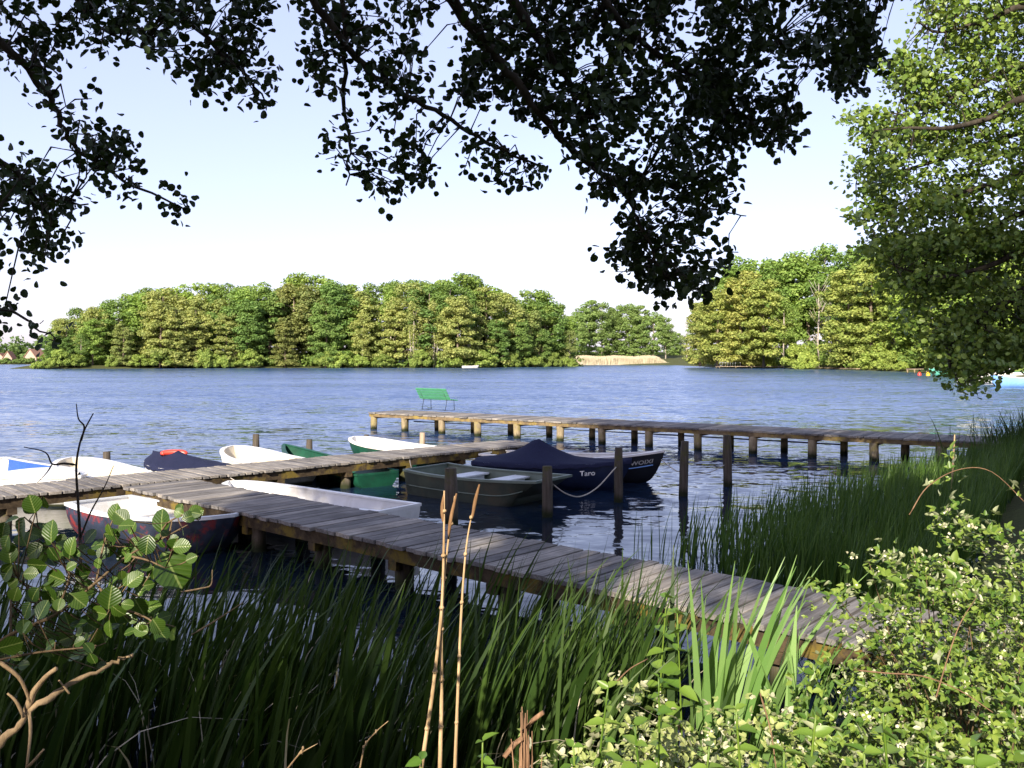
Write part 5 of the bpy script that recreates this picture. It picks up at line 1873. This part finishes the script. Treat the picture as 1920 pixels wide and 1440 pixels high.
def stump():
    p = Q(985, 1345, 3.0)
    gz = float(ground_z(np.array([p.x]), np.array([p.y]))[0])
    root = empty('broken_stump', (p.x, p.y, gz))
    tag(root, 'shredded reddish brown stump left of the silvery bramble', 'stump')
    m = MB()
    for k in range(34):
        a = random.uniform(0, 2 * PI)
        rr = random.uniform(0.006, 0.03)
        tx, ty = random.gauss(0, 0.018), random.gauss(0, 0.012)
        m.tube([(p.x + math.cos(a) * rr, p.y + math.sin(a) * rr, gz - .02), (p.x + math.cos(a) * rr * 1.1 + tx * .3, p.y + math.sin(a) * rr, (gz + p.z) / 2), (p.x + math.cos(a) * rr * .7 + tx, p.y + math.sin(a) * rr * .7 + ty, p.z + random.uniform(-.16, .03))], [0.007, 0.0055, 0.0015], 5, wob=0.2)
    m.build('trunk', M['trunk_stump'], root, True)
    b = MB(); b.tube([Q(983, 1372, 3.0), Q(1000, 1350, 2.98), Q(1018, 1336, 2.95)], [0.010, 0.009, 0.008], 6)
    b.tube([Q(985, 1380, 3.0), Q(965, 1395, 2.98), Q(945, 1420, 2.95)], [0.011, 0.010, 0.008], 6)
    b.build('branch', M['trunk_stump'], root, True)


stump()


# ------------------------------------------------------------------ young alder, dead twig and broken branch at bottom left
def sapling():
    rnd = random.Random(81); r = np.random.default_rng(81)
    Y0 = 2.05
    br = [[(-60, 1250, 2.0), (20, 1190, 2.0), (105, 1152, 2.0), (180, 1092, 2.02), (240, 1042, 2.05), (300, 1012, 2.08), (352, 984, 2.1)],
          [(105, 1152, 2.0), (130, 1080, 2.05), (112, 1050, 2.1), (95, 1010, 2.12), (55, 975, 2.15)], [(180, 1092, 2.02), (195, 1020, 2.1), (215, 965, 2.15)],
          [(180, 1092, 2.02), (215, 1140, 1.98), (250, 1148, 1.97), (285, 1165, 1.95), (300, 1190, 1.95)], [(300, 1012, 2.08), (310, 985, 2.08), (345, 965, 2.05), (372, 975, 2.05)],
          [(-60, 1250, 2.0), (60, 1225, 1.95), (150, 1215, 1.95), (180, 1210, 1.95)], [(20, 1190, 2.0), (20, 1100, 2.1), (15, 1050, 2.15)], [(240, 1042, 2.05), (275, 1050, 2.0), (310, 1065, 1.98)], [(105, 1152, 2.0), (60, 1110, 2.0), (35, 1085, 2.0)]]
    s = Q(-60, 1250, 2.0)
    gz = float(ground_z(np.array([s.x - 0.2]), np.array([1.9]))[0])
    root = empty('alder_sapling', (s.x - 0.25, 1.9, gz))
    tag(root, 'young alder with round ribbed leaves at the lower left edge', 'sapling')
    m = MB()
    m.tube(smooth_path([(s.x - 0.25, 1.9, gz - .05), (s.x - 0.15, 1.95, (gz + s.z) / 2), s], 5), taper(11, 0.014, 0.008), 7)
    pts = []
    for k, L in enumerate(br):
        sp = smooth_path([Q(*p) for p in L], 5)
        m.tube(sp, taper(len(sp), 0.0055 if k == 0 else 0.003, 0.0015), 6)
        pts += sp
    BP = np.array([p[:] for p in pts])
    # (px, py, size in px, direction in the view)
    lv = [(62, 950, 58, 100), (40, 985, 66, 250), (72, 990, 62, 330), (95, 1003, 62, 95), (80, 1030, 60, 240), (132, 1030, 58, 80), (112, 1052, 46, 200), (150, 1035, 50, 40), (165, 1010, 56, 60), (215, 968, 66, 85), (232, 985, 52, 10), (205, 990, 40, 280), (190, 1020, 56, 180), (205, 1030, 54, 270), (240, 1045, 60, 120),
          (302, 985, 70, 95), (350, 970, 40, 20), (362, 962, 46, 15), (288, 1014, 38, 170), (335, 1025, 50, 10), (322, 1012, 36, 30), (268, 1055, 46, 190), (318, 1058, 88, 305), (262, 1075, 62, 240), (288, 1070, 44, 270), (205, 1128, 66, 80), (190, 1150, 46, 170), (212, 1152, 52, 290), (228, 1150, 50, 315), (250, 1150, 56, 10), (265, 1105, 62, 70), (285, 1165, 40, 280), (300, 1185, 60, 310), (300, 1160, 44, 20),
          (125, 1160, 66, 300), (150, 1105, 60, 20), (140, 1120, 56, 330), (60, 1112, 46, 300), (40, 1085, 60, 200), (90, 1095, 50, 60), (18, 1045, 60, 100), (15, 1070, 50, 230), (30, 1110, 46, 250), (10, 1218, 62, 260), (30, 1225, 40, 300), (115, 1222, 60, 250), (165, 1218, 36, 20), (172, 1232, 36, 290), (145, 1205, 40, 30), (85, 1190, 60, 280), (160, 1165, 66, 330), (180, 1190, 60, 250), (60, 1150, 56, 200), (75, 1060, 56, 180), (5, 1000, 56, 80), (155, 1065, 52, 280), (110, 1085, 52, 160), (225, 1085, 44, 60), (95, 1120, 50, 130), (130, 1195, 50, 200), (45, 1180, 44, 100)]
    P, A, N, S = [], [], [], []
    st = MB()
    more = [(px + rnd.uniform(-34, 30), py + rnd.uniform(-20, 34), sz * rnd.uniform(0.6, 1.0), rnd.uniform(0, 360)) for px, py, sz, ang in lv if sz < 80 for _ in range(2)]
    for px, py, sz, ang in lv + more:
        Y = Y0 + rnd.uniform(-0.16, 0.18)
        c = np.array(Q(px, py, Y)[:])
        a = math.radians(ang)
        dv = np.array([math.cos(a), rnd.uniform(-0.35, 0.35), math.sin(a)])
        size = sz / F * Y * (1.05 if sz > 80 else 0.65) * rnd.uniform(0.8, 1.15)
        nn = np.array([rnd.uniform(-0.5, 0.2), -0.75, 0.55]) + r.normal(0, 0.35, 3)
        base = c - dv * size * 0.35
        P.append(base); A.append(dv); N.append(nn); S.append(size)
        b = BP[int(np.argmin(np.linalg.norm(BP - base, axis=1)))]
        m.tube([b, (b + base) / 2 + np.array([0, 0, -0.004]), base], 0.0014, 5, caps=False)
    m.build('branch', M['twig'], root, True)
    big_leaves('leaves', P, A, N, S, M['ribbed'], root, r)


def mat_ribbed():
    """alder leaf with pale side veins, laid out on the leaf's own uv"""
    t = NT('ribbed_alder_leaf')
    uv = t.n('ShaderNodeUVMap'); uv.uv_map = 'leaf'
    sp = t.n('ShaderNodeSeparateXYZ'); t.l(uv.outputs[0], sp.inputs[0])
    av = t.math('ABSOLUTE', sp.outputs['Y'])
    q = t.math('SUBTRACT', sp.outputs['X'], t.math('MULTIPLY', av, 0.75))
    w = t.math('SINE', t.math('MULTIPLY', q, 46.0))
    rib = t.math('MULTIPLY_ADD', w, 0.5); rib.node.inputs[2].default_value = 0.5
    col = t.mix(t.tint(), (0.016, 0.044, 0.005), (0.062, 0.115, 0.013))
    g = t.n('ShaderNodeNewGeometry')
    col = t.mix(g.outputs['Backfacing'], col, (0.15, 0.23, 0.06))
    vein = t.ramp(rib, [(0.82, (0, 0, 0)), (0.97, (1, 1, 1))])
    col = t.mix(t.math('MULTIPLY', vein, 0.14), col, (0.15, 0.22, 0.05))
    mid = t.ramp(av, [(0.015, (1, 1, 1)), (0.035, (0, 0, 0))])
    col = t.mix(t.math('MULTIPLY', mid, 0.4), col, (0.34, 0.40, 0.14))
    p = t.bsdf(col, 0.36, 0.4, rib, 0.22, 0.003)
    tr = t.n('ShaderNodeBsdfTranslucent')
    t.l(t.mix(1.0, col, (1.3, 1.25, 0.4), 'MULTIPLY'), tr.inputs['Color'])
    m = t.n('ShaderNodeMixShader'); m.inputs[0].default_value = 0.27
    t.l(p.outputs[0], m.inputs[1]); t.l(tr.outputs[0], m.inputs[2])
    return t.done(m)


M['ribbed'] = mat_ribbed()


def big_leaves(name, P, A, N, S, mat, parent, r):
    """smooth rounded leaves with a grid of vertices and uv"""
    nu, nv = 9, 7
    V, Fs, UV, T = [], [], [], []
    for p, a, n, s in zip(P, A, N, S):
        a = a / np.linalg.norm(a); sd = np.cross(n, a); sd /= np.linalg.norm(sd); up = np.cross(a, sd)
        b = len(V)
        curl = r.uniform(0.05, 0.3); fold = r.uniform(0.05, 0.25); tw = r.uniform(-0.25, 0.25)
        tt = r.random()
        for i in range(nu):
            u = i / (nu - 1)
            w = 0.46 * (math.sin(PI * u ** 1.12) ** 0.55 if 0 < u < 1 else 0)
            w *= 1 + 0.03 * math.sin(u * 40)
            for j in range(nv):
                v = (-1 + 2 * j / (nv - 1))
                h = fold * abs(v * w) - curl * u * u + tw * v * w * u + 0.012 * math.sin(u * 22 - abs(v) * 6)
                V.append(p + s * (u * a + v * w * sd + h * up)); UV.append((u, v * w))
        for i in range(nu - 1):
            for j in range(nv - 1):
                Fs.append((b + i * nv + j, b + (i + 1) * nv + j, b + (i + 1) * nv + j + 1, b + i * nv + j + 1)); T.append(tt)
    o = raw_mesh(name, np.array(V), Fs, mat, parent, True, T)
    l = o.data.uv_layers.new(name='leaf')
    for lp in o.data.loops:
        l.data[lp.index].uv = UV[lp.vertex_index]
    return o


sapling()


def dead_twig():
    root = empty('dead_twig', Q(150, 1010, 3.0))
    tag(root, 'bare dark forked twig standing before the cream rowing boat', 'twig')
    m = MB()
    m.tube(smooth_path([Q(152, 1120, 2.9), Q(150, 1010, 3.0), Q(146, 935, 3.0), Q(143, 875, 3.0), Q(150, 830, 3.0), Q(160, 803, 3.0), Q(175, 775, 3.0)], 4), taper(25, 0.0055, 0.002), 6)
    m.tube(smooth_path([Q(152, 826, 3.0), Q(158, 800, 2.98), Q(147, 785, 2.97), Q(143, 757, 2.96)], 4), taper(13, 0.004, 0.0015), 5)
    m.tube(smooth_path([Q(144, 872, 3.0), Q(120, 869, 2.98), Q(98, 870, 2.96), Q(85, 848, 2.95), Q(45, 838, 2.95)], 4), taper(17, 0.0045, 0.0015), 5)
    m.tube(smooth_path([Q(98, 870, 2.96), Q(88, 886, 2.95), Q(70, 905, 2.94)], 4), taper(9, 0.003, 0.001), 5)
    m.tube(smooth_path([Q(150, 1010, 3.0), Q(170, 960, 3.0), Q(195, 915, 3.0), Q(213, 873, 3.0)], 4), taper(13, 0.004, 0.0012), 5)
    m.build('stem', M['bark'], root, True)


dead_twig()


def broken_branch():
    root = empty('broken_branch', Q(-60, 1450, 1.9))
    tag(root, 'pale peeled broken branch poking in at the bottom left corner', 'branch')
    m = MB()
    jr = random.Random(5)
    sp = [p + Vector((jr.gauss(0, .0022), jr.gauss(0, .002), jr.gauss(0, .0026))) for p in smooth_path([Q(-80, 1460, 1.85), Q(0, 1395, 1.9), Q(60, 1330, 1.92), Q(140, 1280, 1.98), Q(220, 1240, 2.05), Q(250, 1228, 2.08)], 7)]
    rd = [r0 * jr.uniform(0.78, 1.25) for r0 in taper(len(sp), 0.0092, 0.003)]
    m.tube(sp, rd, 8, wob=0.14)
    m.build('main_stem', M['dead_wood'], root, True)
    for pl, a in (([(48, 1340, 1.92), (62, 1300, 1.92), (85, 1270, 1.9), (105, 1254, 1.88)], 0.008), ([(45, 1345, 1.9), (30, 1315, 1.9), (14, 1300, 1.9)], 0.004), ([(55, 1335, 1.9), (57, 1375, 1.88), (50, 1440, 1.86)], 0.004), ([(50, 1440, 1.86), (65, 1425, 1.86), (82, 1405, 1.86)], 0.004), ([(-10, 1235, 1.9), (35, 1270, 1.9), (58, 1320, 1.92)], 0.005), ([(120, 1288, 1.96), (130, 1300, 1.95), (110, 1275, 1.95)], 0.003), ([(250, 1228, 2.08), (200, 1245, 2.05)], 0.004)):
        b = MB(); sp = smooth_path([Q(*p) for p in pl], 4)
        b.tube(sp, taper(len(sp), a, a * 0.6), 6, wob=0.08)
        b.build('side_twig', M['dead_wood'], root, True)


broken_branch()
for pts, lab in (([(340, 1110, 3.2), (378, 1103, 3.2), (396, 1096, 3.2), (398, 1068, 3.2)], 'pinkish forked twig before the water right of the sapling'), ([(360, 1190, 3.0), (410, 1160, 3.0), (455, 1130, 3.0)], 'thin pale twig lying over the reed tips')):
    m = MB(); sp = smooth_path([Q(*p) for p in pts], 4)
    m.tube(sp, taper(len(sp), 0.004, 0.0015), 5)
    tag(m.build('dry_twig', M['dead_wood'], None, True), lab, 'twig')
